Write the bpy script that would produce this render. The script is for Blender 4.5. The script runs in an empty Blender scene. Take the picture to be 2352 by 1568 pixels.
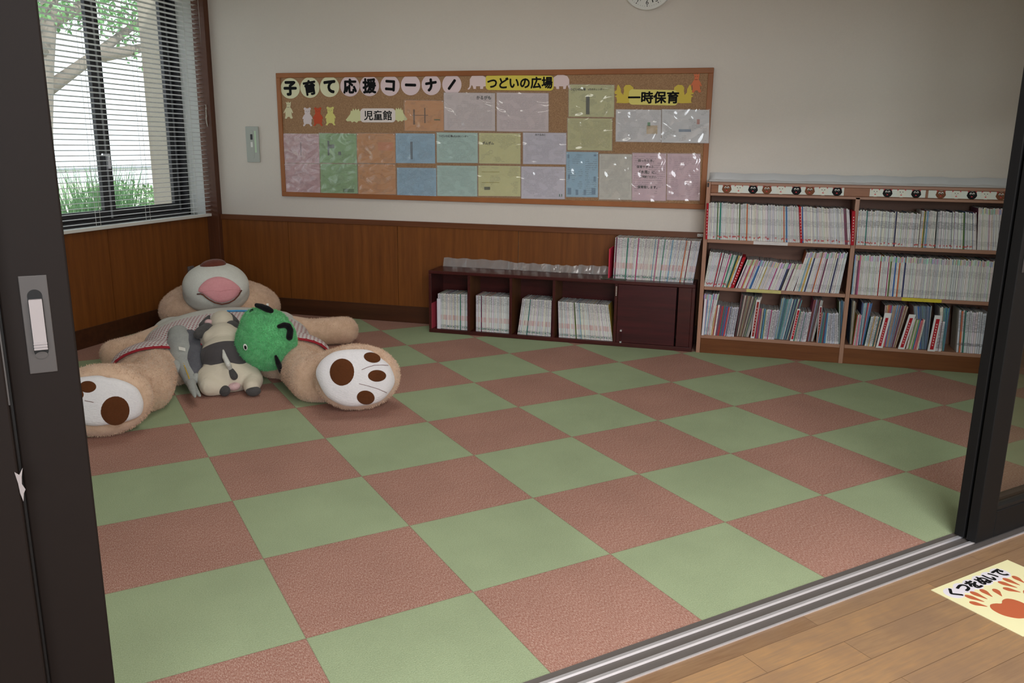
import bpy, bmesh, math, random
import numpy as np
from mathutils import Vector, Matrix
random.seed(7); np.random.seed(7)
S = bpy.context.scene
COL = S.collection
PI = math.pi

# ------------------------------------------------------------------ camera, world, lights, exposure
F_PX, CX, CY = 1886.165, 1176.0, 784.0
CAM = Vector((4.0900, -5.6450, 1.3052))
YAW, PIT, ROL = 0.51332 - PI/4, 0.23355, 0.01252
_f = Vector((math.sin(YAW)*math.cos(PIT), math.cos(YAW)*math.cos(PIT), -math.sin(PIT)))
_r = Vector((math.cos(YAW), -math.sin(YAW), 0)); _u = _r.cross(_f)
RX = _r*math.cos(ROL) + _u*math.sin(ROL); UP = -_r*math.sin(ROL) + _u*math.cos(ROL); FW = _f
cd = bpy.data.cameras.new('camera'); cam = bpy.data.objects.new('camera', cd); COL.objects.link(cam)
cd.sensor_fit = 'HORIZONTAL'; cd.sensor_width = 36.0; cd.lens = F_PX/2352*36.0; cd.clip_start = .02
cam.matrix_world = Matrix(((RX.x, UP.x, -FW.x, CAM.x), (RX.y, UP.y, -FW.y, CAM.y), (RX.z, UP.z, -FW.z, CAM.z), (0, 0, 0, 1)))
S.camera = cam
S.view_settings.view_transform = 'Standard'; S.view_settings.look = 'None'
S.view_settings.gamma = 1; S.view_settings.use_curve_mapping = False
S.view_settings.exposure = 0.0
W = bpy.data.worlds.new('world'); S.world = W; W.use_nodes = True
bg = W.node_tree.nodes['Background']; bg.inputs[0].default_value = (.86, .93, 1, 1); bg.inputs[1].default_value = 2.0
def area(name, loc, sx, sy, power, col=(1, 1, 1), rot=(0, 0, 0)):
    l = bpy.data.lights.new(name, 'AREA'); l.shape = 'RECTANGLE'; l.size = sx; l.size_y = sy; l.energy = power; l.color = col
    o = bpy.data.objects.new(name, l); COL.objects.link(o); o.location = loc; o.rotation_euler = rot
    return o
sl = bpy.data.lights.new('sun', 'SUN'); sl.energy = 5.0; sl.angle = .05; sl.color = (1, .97, .92)
so = bpy.data.objects.new('sun', sl); COL.objects.link(so); so.location = (3, -2, 8); so.rotation_euler = Vector((-.55, .25, -.8)).to_track_quat('-Z', 'Y').to_euler()
area('room_ceiling_light', (2.3, -1.9, 2.62), 1.2, .5, 11, (1, .98, .9))
area('corridor_ceiling_light', (5.0, -5.2, 2.62), 1.8, .5, 102, (1, .985, .96), (0, 0, PI/4))
area('corridor_window_light', (5.9, -8.4, 1.7), 3.4, 1.8, 188, (.88, .95, 1), (math.radians(80), 0, math.radians(10)))

# ------------------------------------------------------------------ helpers
def lin(c):
    return tuple(((v/255)/12.92 if v/255 <= .04045 else ((v/255+.055)/1.055)**2.4) for v in c[:3]) + (1,)
def ray(px, py):
    return (RX*((px-CX)/F_PX) + UP*((CY-py)/F_PX) + FW)
def at(px, py, Y=None, X=None, Z=None):           # a photo pixel as a point on a wall, shelf-front or floor plane
    d = ray(px, py)
    t = (Y-CAM.y)/d.y if Y is not None else (X-CAM.x)/d.x if X is not None else (Z-CAM.z)/d.z
    return CAM + d*t
A2 = Vector((-.58, .815, 0)).normalized(); R2 = Vector((A2.y, -A2.x, 0))
def dp(px, py, s):                                 # a photo pixel at horizontal distance s from the camera
    d = ray(px, py); return CAM + d*(s/(d.dot(A2)))
TILE = Matrix.Translation((3.388, -3.529, 0)) @ Matrix.Rotation(PI/4, 4, 'Z')   # carpet-tile frame, x along the door track

MATS = {}
def nodes(name):
    m = bpy.data.materials.new(name); m.use_nodes = True
    nt = m.node_tree; b = nt.nodes['Principled BSDF']; MATS[name] = m
    return m, nt, b
def N(nt, t, **kw):
    n = nt.nodes.new(t)
    for k, v in kw.items():
        if k.startswith('i_'):
            key = k[2:]; n.inputs[int(key) if key.isdigit() else key.replace('_', ' ')].default_value = v
        else: setattr(n, k, v)
    return n
def mixc(nt, fac, a, b, mode='MIX'):
    n = nt.nodes.new('ShaderNodeMix'); n.data_type = 'RGBA'; n.blend_type = mode
    for sock, v in ((n.inputs[0], fac), (n.inputs[6], a), (n.inputs[7], b)):
        if hasattr(v, 'links') or hasattr(v, 'is_output'): nt.links.new(v, sock)
        else: sock.default_value = v
    return n.outputs[2]
def mth(nt, op, *a):
    n = nt.nodes.new('ShaderNodeMath'); n.operation = op
    for i, v in enumerate(a):
        if hasattr(v, 'is_output'): nt.links.new(v, n.inputs[i])
        else: n.inputs[i].default_value = v
    return n.outputs[0]
def coords(nt, scale=(1, 1, 1), rot=(0, 0, 0), loc=(0, 0, 0), kind='Object'):
    tc = nt.nodes.new('ShaderNodeTexCoord'); mp = nt.nodes.new('ShaderNodeMapping')
    mp.inputs['Scale'].default_value = scale; mp.inputs['Rotation'].default_value = rot; mp.inputs['Location'].default_value = loc
    nt.links.new(tc.outputs[kind], mp.inputs[0]); return mp.outputs[0]
def noise(nt, vec, scale=5, detail=4, rough=.55):
    n = N(nt, 'ShaderNodeTexNoise', i_Scale=scale, i_Detail=detail, i_Roughness=rough)
    nt.links.new(vec, n.inputs['Vector']); return n.outputs[0]
def ramp(nt, fac, *stops):
    n = nt.nodes.new('ShaderNodeValToRGB'); e = n.color_ramp.elements
    while len(e) < len(stops): e.new(.5)
    for el, (p, c) in zip(e, stops): el.position = p; el.color = c
    nt.links.new(fac, n.inputs[0]); return n.outputs[0]
def bump(nt, b, h, strength=.3, dist=.01):
    n = N(nt, 'ShaderNodeBump', i_Strength=strength, i_Distance=dist); nt.links.new(h, n.inputs['Height']); nt.links.new(n.outputs[0], b.inputs['Normal'])
def plain(name, rgb, rough=.6, metal=0, var=.08, vs=30, bumpy=0, spec=.5):
    m, nt, b = nodes(name); c = lin(rgb)
    v = coords(nt); n = noise(nt, v, vs)
    col = mixc(nt, n, tuple(x*(1-var) for x in c[:3])+(1,), tuple(min(1, x*(1+var)) for x in c[:3])+(1,))
    nt.links.new(col, b.inputs['Base Color']); b.inputs['Roughness'].default_value = rough; b.inputs['Metallic'].default_value = metal
    b.inputs['Specular IOR Level'].default_value = spec
    if bumpy: bump(nt, b, noise(nt, v, vs*6), bumpy, .004)
    return m
def wood(name, c1, c2, scale=(1, 1, .06), rough=.45, freq=22, spec=.4):
    m, nt, b = nodes(name)
    v = coords(nt, scale); n1 = noise(nt, v, freq, 6, .6); n2 = noise(nt, v, freq*5, 3)
    f = mth(nt, 'ADD', mth(nt, 'MULTIPLY', n1, .75), mth(nt, 'MULTIPLY', n2, .25))
    nt.links.new(ramp(nt, f, (.3, lin(c1)), (.7, lin(c2))), b.inputs['Base Color'])
    b.inputs['Roughness'].default_value = rough; b.inputs['Specular IOR Level'].default_value = spec
    return m
def attr_mat(name, rough=.6, spec=.3):             # own colour of each thing kept in a colour attribute
    m, nt, b = nodes(name); a = N(nt, 'ShaderNodeAttribute', attribute_name='col')
    nt.links.new(a.outputs[0], b.inputs['Base Color']); b.inputs['Roughness'].default_value = rough; b.inputs['Specular IOR Level'].default_value = spec
    return m
def clear(name, tint=(1, 1, 1, 1), gloss=.08, rough=.02, crinkle=0, milk=0):
    m = bpy.data.materials.new(name); m.use_nodes = True; nt = m.node_tree; nt.nodes.clear(); MATS[name] = m
    out = N(nt, 'ShaderNodeOutputMaterial'); tr = N(nt, 'ShaderNodeBsdfTransparent', i_Color=tint); gl = N(nt, 'ShaderNodeBsdfGlossy', i_Roughness=rough)
    mx = N(nt, 'ShaderNodeMixShader'); lw = N(nt, 'ShaderNodeLayerWeight', i_Blend=.5)
    sch = mth(nt, 'ADD', mth(nt, 'MULTIPLY', mth(nt, 'POWER', lw.outputs['Facing'], 5.0), .9), .035+gloss)
    nt.links.new(mth(nt, 'MINIMUM', sch, 1.0), mx.inputs[0]); nt.links.new(tr.outputs[0], mx.inputs[1]); nt.links.new(gl.outputs[0], mx.inputs[2])
    last = mx.outputs[0]
    if crinkle:
        v = coords(nt, (1, 1, 1)); d = noise(nt, v, 3, 2)
        vv = nt.nodes.new('ShaderNodeVectorMath'); vv.operation = 'ADD'; nt.links.new(v, vv.inputs[0])
        cb = nt.nodes.new('ShaderNodeCombineXYZ'); nt.links.new(d, cb.inputs[0]); nt.links.new(d, cb.inputs[2]); nt.links.new(cb.outputs[0], vv.inputs[1])
        n = N(nt, 'ShaderNodeTexNoise', i_Scale=5, i_Detail=1); nt.links.new(vv.outputs[0], n.inputs[0])
        h = mth(nt, 'ABSOLUTE', mth(nt, 'SUBTRACT', n.outputs[0], .5))
        bp = N(nt, 'ShaderNodeBump', i_Strength=crinkle, i_Distance=.03); nt.links.new(h, bp.inputs['Height']); nt.links.new(bp.outputs[0], gl.inputs['Normal'])
    if milk:
        df = N(nt, 'ShaderNodeBsdfDiffuse', i_Color=(.8, .8, .82, 1)); m2 = N(nt, 'ShaderNodeMixShader', i_0=milk)
        nt.links.new(last, m2.inputs[1]); nt.links.new(df.outputs[0], m2.inputs[2]); last = m2.outputs[0]
    nt.links.new(last, out.inputs[0]); return m

def wmat(o):
    return wmat(o.parent) @ o.matrix_basis if o.parent else o.matrix_basis.copy()
class MB:
    def __init__(s): s.v = []; s.f = []; s.mi = []; s.uv = []; s.c = []; s.cur = 0; s.col = None; s.T = None
    def add(s, vs, fs, uvs=None):
        k = len(s.v); s.v += [tuple(s.T @ Vector(p)) if s.T is not None else tuple(p) for p in vs]
        for i, f in enumerate(fs):
            s.f.append([k+j for j in f]); s.mi.append(s.cur); s.c.append(s.col)
            s.uv.append(uvs[i] if uvs else None)
        return s
    def box(s, x0, x1, y0, y1, z0, z1):
        vs = [(x, y, z) for x in (x0, x1) for y in (y0, y1) for z in (z0, z1)]
        return s.add(vs, [(0, 1, 3, 2), (4, 6, 7, 5), (0, 4, 5, 1), (2, 3, 7, 6), (0, 2, 6, 4), (1, 5, 7, 3)])
    def hexa(s, vs):                                 # 8 points: bottom ring then top ring
        return s.add(vs, [(3, 2, 1, 0), (4, 5, 6, 7), (0, 1, 5, 4), (1, 2, 6, 5), (2, 3, 7, 6), (3, 0, 4, 7)])
    def prism(s, pts, fr, w0, w1, uv=False):
        n = len(pts); vs = [fr(a, b, w0) for a, b in pts] + [fr(a, b, w1) for a, b in pts]
        area = sum(pts[i][0]*pts[(i+1) % n][1]-pts[(i+1) % n][0]*pts[i][1] for i in range(n))
        idx = list(range(n)) if area > 0 else list(range(n))[::-1]
        fs = [[i+n for i in idx], idx[::-1]]
        for k in range(n):
            i, j = idx[k], idx[(k+1) % n]; fs.append((i, j, j+n, i+n))
        us = None
        if uv:
            xs = [p[0] for p in pts]; ys = [p[1] for p in pts]
            q = [((p[0]-min(xs))/(max(xs)-min(xs)), (p[1]-min(ys))/(max(ys)-min(ys))) for p in pts]
            us = [[q[i] for i in idx], [q[i] for i in idx[::-1]]] + [[(0, 0)]*4]*n
        return s.add(vs, fs, us)
    def tube(s, pts, r, n=8, cap=True):
        pts = [Vector(p) for p in pts]; rs = r if isinstance(r, (list, tuple)) else [r]*len(pts); vs = []; fs = []
        t0 = (pts[1]-pts[0]).normalized(); ref = Vector((0, 0, 1)) if abs(t0.z) < .9 else Vector((1, 0, 0))
        for i, p in enumerate(pts):
            t = (pts[min(i+1, len(pts)-1)]-pts[max(i-1, 0)]).normalized(); a = t.cross(ref).normalized(); b = t.cross(a)
            vs += [p + (a*math.cos(2*PI*k/n)+b*math.sin(2*PI*k/n))*rs[i] for k in range(n)]
        for i in range(len(pts)-1):
            for k in range(n): fs.append((i*n+k, i*n+(k+1) % n, (i+1)*n+(k+1) % n, (i+1)*n+k))
        if cap: fs += [tuple(range(n))[::-1], tuple(range((len(pts)-1)*n, len(pts)*n))]
        return s.add(vs, fs)
    def ell(s, c, rad, M=None, nu=24, nv=14):
        c = Vector(c); M = M or Matrix.Identity(3); vs = []; fs = []
        for j in range(nv+1):
            th = PI*j/nv
            for i in range(nu):
                ph = 2*PI*i/nu
                vs.append(c + M @ Vector((rad[0]*math.sin(th)*math.cos(ph), rad[1]*math.sin(th)*math.sin(ph), rad[2]*math.cos(th))))
        for j in range(nv):
            for i in range(nu): fs.append((j*nu+i, (j+1)*nu+i, (j+1)*nu+(i+1) % nu, j*nu+(i+1) % nu))
        return s.add(vs, fs)
    def build(s, name, mats, parent=None, loc=None, smooth=False, bevel=0, seg=2):
        me = bpy.data.meshes.new(name); V = [Vector(p) for p in s.v]
        if parent is not None:
            Mi = wmat(parent).inverted(); V = [Mi @ p for p in V]; o_loc = None
        else:
            if loc is None:
                a = np.array([tuple(p) for p in V]); mn = a.min(0); mx = a.max(0); loc = ((mn[0]+mx[0])/2, (mn[1]+mx[1])/2, mn[2])
            o_loc = Vector(loc); V = [p-o_loc for p in V]
        me.from_pydata([tuple(p) for p in V], [], s.f)
        for m in (mats if isinstance(mats, (list, tuple)) else [mats]): me.materials.append(m)
        me.polygons.foreach_set('material_index', s.mi)
        if smooth: me.polygons.foreach_set('use_smooth', [True]*len(s.f))
        if any(u is not None for u in s.uv):
            ul = me.uv_layers.new(name='UVMap')
            for p, u in zip(me.polygons, s.uv):
                if u is not None:
                    for li, q in zip(p.loop_indices, u): ul.data[li].uv = q
        if any(c is not None for c in s.c):
            ca = me.color_attributes.new('col', 'FLOAT_COLOR', 'CORNER')
            for p, c in zip(me.polygons, s.c):
                for li in p.loop_indices: ca.data[li].color = c or (1, 1, 1, 1)
        me.update()
        o = bpy.data.objects.new(name, me); COL.objects.link(o)
        if parent is not None: o.parent = parent
        else: o.location = o_loc
        if bevel:
            b = o.modifiers.new('b', 'BEVEL'); b.width = bevel; b.segments = seg; b.limit_method = 'ANGLE'
        return o
def tag(o, label=None, cat=None, group=None, kind=None):
    for k, v in (('label', label), ('category', cat), ('group', group), ('kind', kind)):
        if v: o[k] = v
    return o
def thing(name, loc, label, cat, group=None, rz=0):
    o = bpy.data.objects.new(name, None); COL.objects.link(o); o.location = loc; o.rotation_euler = (0, 0, rz); o.empty_display_size = .1
    return tag(o, label, cat, group)
def struct(o): o['kind'] = 'structure'; return o
def frame(o, ux, uy, n):
    o, ux, uy, n = Vector(o), Vector(ux), Vector(uy), Vector(n)
    return lambda a, b, w=0: o + ux*a + uy*b + n*w
def circle(cx, cy, rx, ry=None, n=28, rot=0, jag=0):
    ry = ry or rx; out = []
    for k in range(n):
        t = 2*PI*k/n; j = 1+jag*random.uniform(-1, 1); x, y = rx*math.cos(t)*j, ry*math.sin(t)*j
        out.append((cx+x*math.cos(rot)-y*math.sin(rot), cy+x*math.sin(rot)+y*math.cos(rot)))
    return out
def rrect(x0, y0, x1, y1, r, n=5):
    out = []
    for cx, cy, a in ((x1-r, y1-r, 0), (x0+r, y1-r, 90), (x0+r, y0+r, 180), (x1-r, y0+r, 270)):
        for k in range(n+1):
            t = math.radians(a+90*k/n); out.append((cx+r*math.cos(t), cy+r*math.sin(t)))
    return out
def text_into(mb, s, size, fr, cx, cy, w, bold=0, rot=0, maxw=None, hscale=1):
    cu = bpy.data.curves.new('t', 'FONT'); cu.body = s; cu.size = size; cu.align_x = 'CENTER'; cu.align_y = 'CENTER'; cu.resolution_u = 3
    o = bpy.data.objects.new('t', cu); COL.objects.link(o); dg = bpy.context.evaluated_depsgraph_get(); dg.update()
    me = bpy.data.meshes.new_from_object(o.evaluated_get(dg)); bpy.data.objects.remove(o); bpy.data.curves.remove(cu)
    if not me.vertices: return
    P = np.array([v.co[:] for v in me.vertices]); c = (P.min(0)+P.max(0))/2; P = P-c
    k = 1 if maxw is None else min(1.0, maxw/max(1e-6, np.ptp(P[:, 0]))) if maxw > 0 else -maxw/max(1e-6, np.ptp(P[:, 0]))
    ca, sa = math.cos(rot), math.sin(rot); fs = [list(p.vertices) for p in me.polygons]; b = bold*size
    for q in range(9 if bold else 1):
        dx, dy = ((0, 0) if q == 8 else (b*math.cos(q*PI/4), b*math.sin(q*PI/4))); vs = []
        for x, y, _ in P:
            x = x*k+dx; y = y*hscale+dy; vs.append(fr(cx+x*ca-y*sa, cy+x*sa+y*ca, w+q*2e-5))
        mb.add(vs, fs)
    bpy.data.meshes.remove(me)

def smooth_loop(pts, n=40):
    """closed Catmull-Rom loop through pixel points"""
    out = []; m = len(pts); per = max(2, n//m)
    for i in range(m):
        p0, p1, p2, p3 = (np.array(pts[(i+k-1) % m], float) for k in range(4))
        for j in range(per):
            t = j/per; out.append(tuple(.5*((2*p1)+(-p0+p2)*t+(2*p0-5*p1+4*p2-p3)*t*t+(-p0+3*p1-3*p2+p3)*t**3)))
    return out


# ------------------------------------------------------------------ materials
M = MATS
plain('wall_paper', (218, 210, 202), .9, 0, .03, 90, .35, .2)
plain('plaster_white', (226, 226, 222), .9, 0, .02, 60, .2, .2)
wood('panel', (100, 54, 20), (132, 78, 32), (1, 1, .05), .42, 30)
wood('rail', (92, 52, 30), (116, 70, 42), (.05, 1, 1), .4, 30)
wood('base', (56, 30, 16), (80, 45, 25), (.05, 1, 1), .45, 24)
wood('post', (74, 40, 24), (98, 56, 34), (1, 1, .05), .45, 24)
wood('maroon', (52, 20, 20), (78, 30, 28), (.08, 1, 1), .32, 26)
wood('maroon_door', (46, 14, 18), (76, 24, 28), (.06, 1, 1), .35, 30)
wood('divider_wood', (84, 52, 30), (112, 72, 42), (1, 1, .06), .5, 26)
wood('shelf_wood', (150, 108, 88), (174, 128, 104), (.07, 1, 1), .45, 24)
wood('shelf_side', (152, 110, 90), (176, 130, 106), (1, 1, .07), .45, 24)
wood('shelf_back', (118, 82, 70), (134, 96, 80), (.07, 1, 1), .6, 20)
wood('kick', (98, 56, 28), (124, 74, 40), (.06, 1, 1), .5, 26, .2)
wood('header', (130, 78, 46), (158, 98, 60), (.06, 1, 1), .45, 26)
wood('board_frame', (140, 84, 46), (168, 106, 62), (.06, 1, .06), .5, 26)
plain('door_brown', (26, 20, 18), .55, 0, .06, 40, 0, .12)
plain('door_dark', (22, 22, 23), .5, 0, .06, 40, 0, .2)
plain('alu_dark', (56, 55, 58), .4, .6, .05, 40)
plain('alu_grey', (150, 152, 156), .35, .7, .05, 40)
plain('steel', (236, 235, 242), .28, .7, .05, 60)
plain('track_grey', (124, 118, 116), .4, .5, .06, 50)
plain('plate_grey', (64, 60, 59), .5, .2, .05, 50)
plain('handle_white', (142, 135, 136), .5, 0, .03, 30)
plain('white_plastic', (226, 226, 222), .4, 0, .02, 20)
plain('blind_white', (225, 226, 228), .45, 0, .02, 20)
plain('cord_white', (206, 204, 198), .8, 0, .05, 50)
plain('switch_grey', (172, 176, 170), .45, 0, .03, 20)
plain('black', (18, 18, 20), .5, 0, .05, 30)
plain('ink', (14, 14, 16), .75, 0, .03, 30, 0, .2)
plain('red_cloth', (168, 22, 42), .9, 0, .1, 60)
plain('stone', (170, 160, 148), .9, 0, .22, 160, .5)
plain('tag_white', (216, 214, 206), .8, 0, .03, 30)
attr_mat('paper_plain', .75, .2)
attr_mat('cover', .45, .4)

def m_cork():
    m, nt, b = nodes('cork'); v = coords(nt); n = noise(nt, v, 160, 3, .7)
    nt.links.new(ramp(nt, n, (.3, lin((136, 102, 74))), (.7, lin((178, 142, 108)))), b.inputs['Base Color']); b.inputs['Roughness'].default_value = .95
m_cork()
def m_carpet():
    m, nt, b = nodes('carpet'); v = coords(nt, loc=(0, 0, .2))
    ck = N(nt, 'ShaderNodeTexChecker', i_Scale=2.0); nt.links.new(coords(nt, (1/1.0119, 1/1.0017, 1), loc=(0, 0, .2)), ck.inputs[0])
    ck.inputs[1].default_value = (0, 0, 0, 1); ck.inputs[2].default_value = (1, 1, 1, 1)
    n = noise(nt, v, 260, 2, .7); n2 = noise(nt, coords(nt, (1, .35, 1)), 330, 3, .8); nb = noise(nt, v, 3.5, 3)
    green = ramp(nt, n, (.25, lin((146, 160, 126))), (.75, lin((172, 187, 152))))
    sal = ramp(nt, n2, (.30, lin((138, 84, 72))), (.5, lin((170, 128, 114))), (.72, lin((208, 182, 168))))
    col = mixc(nt, ck.outputs[0], sal, green)
    col = mixc(nt, 1.0, col, ramp(nt, nb, (.3, (.93, .93, .93, 1)), (.7, (1.05, 1.05, 1.05, 1))), 'MULTIPLY')
    # fine dark joint between tiles
    sx = nt.nodes.new('ShaderNodeSeparateXYZ'); nt.links.new(coords(nt, (2/1.0119, 2/1.0017, 1)), sx.inputs[0])
    js = []
    for k in (0, 1):
        fr = mth(nt, 'ABSOLUTE', mth(nt, 'SUBTRACT', mth(nt, 'FRACT', sx.outputs[k]), .5)); js.append(mth(nt, 'GREATER_THAN', fr, .4965))
    col = mixc(nt, mth(nt, 'MULTIPLY', mth(nt, 'MAXIMUM', *js), .3), col, lin((90, 70, 60)))
    nt.links.new(col, b.inputs['Base Color']); b.inputs['Roughness'].default_value = 1; b.inputs['Specular IOR Level'].default_value = .1
    bump(nt, b, n, .5, .004)
m_carpet()
def m_floor():
    m, nt, b = nodes('wood_floor'); v = coords(nt)
    br = N(nt, 'ShaderNodeTexBrick', i_Scale=1, i_Mortar_Size=.0008, i_Brick_Width=.78, i_Row_Height=.088, i_Bias=0, offset=.37)
    br.inputs['Color1'].default_value = (0, 0, 0, 1); br.inputs['Color2'].default_value = (1, 1, 1, 1); br.inputs['Mortar'].default_value = (.5, .5, .5, 1); nt.links.new(v, br.inputs[0])
    g = noise(nt, coords(nt, (1, 14, 1)), 8, 6, .65); w = noise(nt, v, 2.6, 4, .6)
    base = ramp(nt, mth(nt, 'ADD', mth(nt, 'MULTIPLY', br.outputs[0], .35), mth(nt, 'MULTIPLY', g, .65)), (.25, lin((130, 99, 72))), (.55, lin((156, 125, 94))), (.85, lin((186, 142, 94))))
    worn = mixc(nt, mth(nt, 'MULTIPLY', ramp(nt, w, (.45, (0, 0, 0, 1)), (.62, (1, 1, 1, 1))), .55), base, lin((134, 108, 88)))
    col = mixc(nt, br.outputs[1], worn, lin((104, 78, 56)))
    nt.links.new(col, b.inputs['Base Color']); b.inputs['Roughness'].default_value = .42
m_floor()
def m_print(name, lines, dark=.55, xs=34, ink=(60, 60, 70), density=.5, rough=.7):
    m, nt, b = nodes(name); a = N(nt, 'ShaderNodeAttribute', attribute_name='col'); tc = nt.nodes.new('ShaderNodeTexCoord')
    sp = nt.nodes.new('ShaderNodeSeparateXYZ'); nt.links.new(tc.outputs['UV'], sp.inputs[0]); oi = nt.nodes.new('ShaderNodeObjectInfo')
    vl = mth(nt, 'MULTIPLY', sp.outputs[1], lines); row = mth(nt, 'FLOOR', vl); fr = mth(nt, 'FRACT', vl)
    cb = nt.nodes.new('ShaderNodeCombineXYZ'); nt.links.new(mth(nt, 'MULTIPLY', sp.outputs[0], xs), cb.inputs[0]); nt.links.new(mth(nt, 'ADD', mth(nt, 'MULTIPLY', row, 7.31), mth(nt, 'MULTIPLY', oi.outputs['Random'], 91)), cb.inputs[1])
    n = noise(nt, cb.outputs[0], 1.7, 1); on = mth(nt, 'GREATER_THAN', n, .44)
    cb2 = nt.nodes.new('ShaderNodeCombineXYZ'); nt.links.new(sp.outputs[0], cb2.inputs[0]); nt.links.new(sp.outputs[1], cb2.inputs[1]); nt.links.new(mth(nt, 'MULTIPLY', oi.outputs['Random'], 57), cb2.inputs[2])
    blk = mth(nt, 'GREATER_THAN', noise(nt, cb2.outputs[0], 5, 0), .5-density*.2)
    line = mth(nt, 'LESS_THAN', mth(nt, 'ABSOLUTE', mth(nt, 'SUBTRACT', fr, .5)), .24)
    mg = mth(nt, 'MULTIPLY', mth(nt, 'LESS_THAN', mth(nt, 'ABSOLUTE', mth(nt, 'SUBTRACT', sp.outputs[0], .5)), .44), mth(nt, 'LESS_THAN', mth(nt, 'ABSOLUTE', mth(nt, 'SUBTRACT', sp.outputs[1], .5)), .44))
    f = mth(nt, 'MULTIPLY', mth(nt, 'MULTIPLY', mth(nt, 'MULTIPLY', on, blk), mth(nt, 'MULTIPLY', line, mg)), dark)
    nt.links.new(mixc(nt, f, a.outputs[0], lin(ink)), b.inputs['Base Color']); b.inputs['Roughness'].default_value = rough; b.inputs['Specular IOR Level'].default_value = .25
m_print('print_body', 26, .3, 40); m_print('print_sparse', 22, .32, 36, (60, 60, 66), -.15); m_print('print_fine', 40, .26, 60)
def m_spine(name, grey, top=None, sticker=None, pink=None):
    m, nt, b = nodes(name); a = N(nt, 'ShaderNodeAttribute', attribute_name='col'); tc = nt.nodes.new('ShaderNodeTexCoord')
    sp = nt.nodes.new('ShaderNodeSeparateXYZ'); nt.links.new(tc.outputs['UV'], sp.inputs[0]); u, v = sp.outputs[0], sp.outputs[1]
    def rnd(mult, off, sc=1.0, vs=0):
        cb = nt.nodes.new('ShaderNodeCombineXYZ'); nt.links.new(mth(nt, 'ADD', mth(nt, 'MULTIPLY', u, mult), off), cb.inputs[0])
        if vs: nt.links.new(mth(nt, 'MULTIPLY', v, vs), cb.inputs[1])
        w = N(nt, 'ShaderNodeTexWhiteNoise', noise_dimensions='2D') if not vs else None
        if w: nt.links.new(cb.outputs[0], w.inputs[0]); return w.outputs
        return noise(nt, cb.outputs[0], sc, 2)
    def band(v0, v1):
        return mth(nt, 'LESS_THAN', mth(nt, 'ABSOLUTE', mth(nt, 'SUBTRACT', v, (v0+v1)/2)), (v1-v0)/2)
    col = a.outputs[0]
    for i, (v0, v1, st) in enumerate(grey):
        n = rnd(917, i*13.7, 1.0, 90); f = mth(nt, 'MULTIPLY', mth(nt, 'MULTIPLY', band(v0, v1), mth(nt, 'GREATER_THAN', n, .47)), st)
        col = mixc(nt, f, col, lin((92, 92, 104)))
    if top:
        wn = rnd(733, 3.1)[1]; hs = N(nt, 'ShaderNodeHueSaturation', i_Saturation=.85, i_Value=.85); nt.links.new(wn, hs.inputs['Color'])
        col = mixc(nt, mth(nt, 'MULTIPLY', band(*top), .62), col, hs.outputs[0])
    if pink: col = mixc(nt, mth(nt, 'MULTIPLY', band(*pink), mth(nt, 'MULTIPLY', rnd(331, 9.9)[0], .55)), col, lin((205, 120, 120)))
    if sticker:
        rr = rnd(577, 21.3)[0]; sc = mth(nt, 'ADD', sticker[0], mth(nt, 'MULTIPLY', rr, sticker[2]))
        on = mth(nt, 'LESS_THAN', mth(nt, 'ABSOLUTE', mth(nt, 'SUBTRACT', v, sc)), sticker[1])
        on = mth(nt, 'MULTIPLY', on, mth(nt, 'GREATER_THAN', rnd(211, 5.5)[0], .5)); col = mixc(nt, mth(nt, 'MULTIPLY', on, .85), col, lin(sticker[3]))
    nt.links.new(col, b.inputs['Base Color']); b.inputs['Roughness'].default_value = .5; b.inputs['Specular IOR Level'].default_value = .35
m_spine('spine_magazine', [(.76, .98, .5), (.55, .76, .22), (.03, .12, .5)], pink=(.26, .40), sticker=(.07, .012, .01, (40, 120, 96)))
m_spine('spine_white', [(.86, .98, .38), (.45, .62, .3), (.08, .2, .25)], sticker=(.06, .022, .05, (196, 36, 40)))
m_spine('spine_grey', [(.84, .97, .4), (.52, .72, .55), (.1, .26, .3)], sticker=(.06, .022, .03, (196, 36, 40)))
m_spine('spine_top', [(.55, .72, .25), (.08, .2, .3)], top=(.86, .985))
m_spine('spine_top_low', [(.4, .55, .2)], top=(.80, .985))
m_spine('spine_colour', [(.3, .9, .25)])
m_spine('spine_text', [(.08, .96, .6)])
m_spine('spine_wide', [(.5, .95, .5), (.17, .24, .75)])
def m_pages():
    m, nt, b = nodes('pages'); v = coords(nt, (900, 900, 900)); n = noise(nt, v, 1, 1)
    nt.links.new(ramp(nt, n, (.3, lin((150, 148, 150))), (.7, lin((205, 203, 200)))), b.inputs['Base Color']); b.inputs['Roughness'].default_value = .8
m_pages()
clear('glass', (.96, .98, .97, 1), .0, .0)
clear('sleeve', (.98, .98, .99, 1), .05, .09, 1.0, .12)
clear('plastic_sheet', (.95, .95, .95, 1), .06, .2, .3, .14)
clear('vinyl', (.97, .97, .98, 1), .04, .35, .2, .85)

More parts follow.
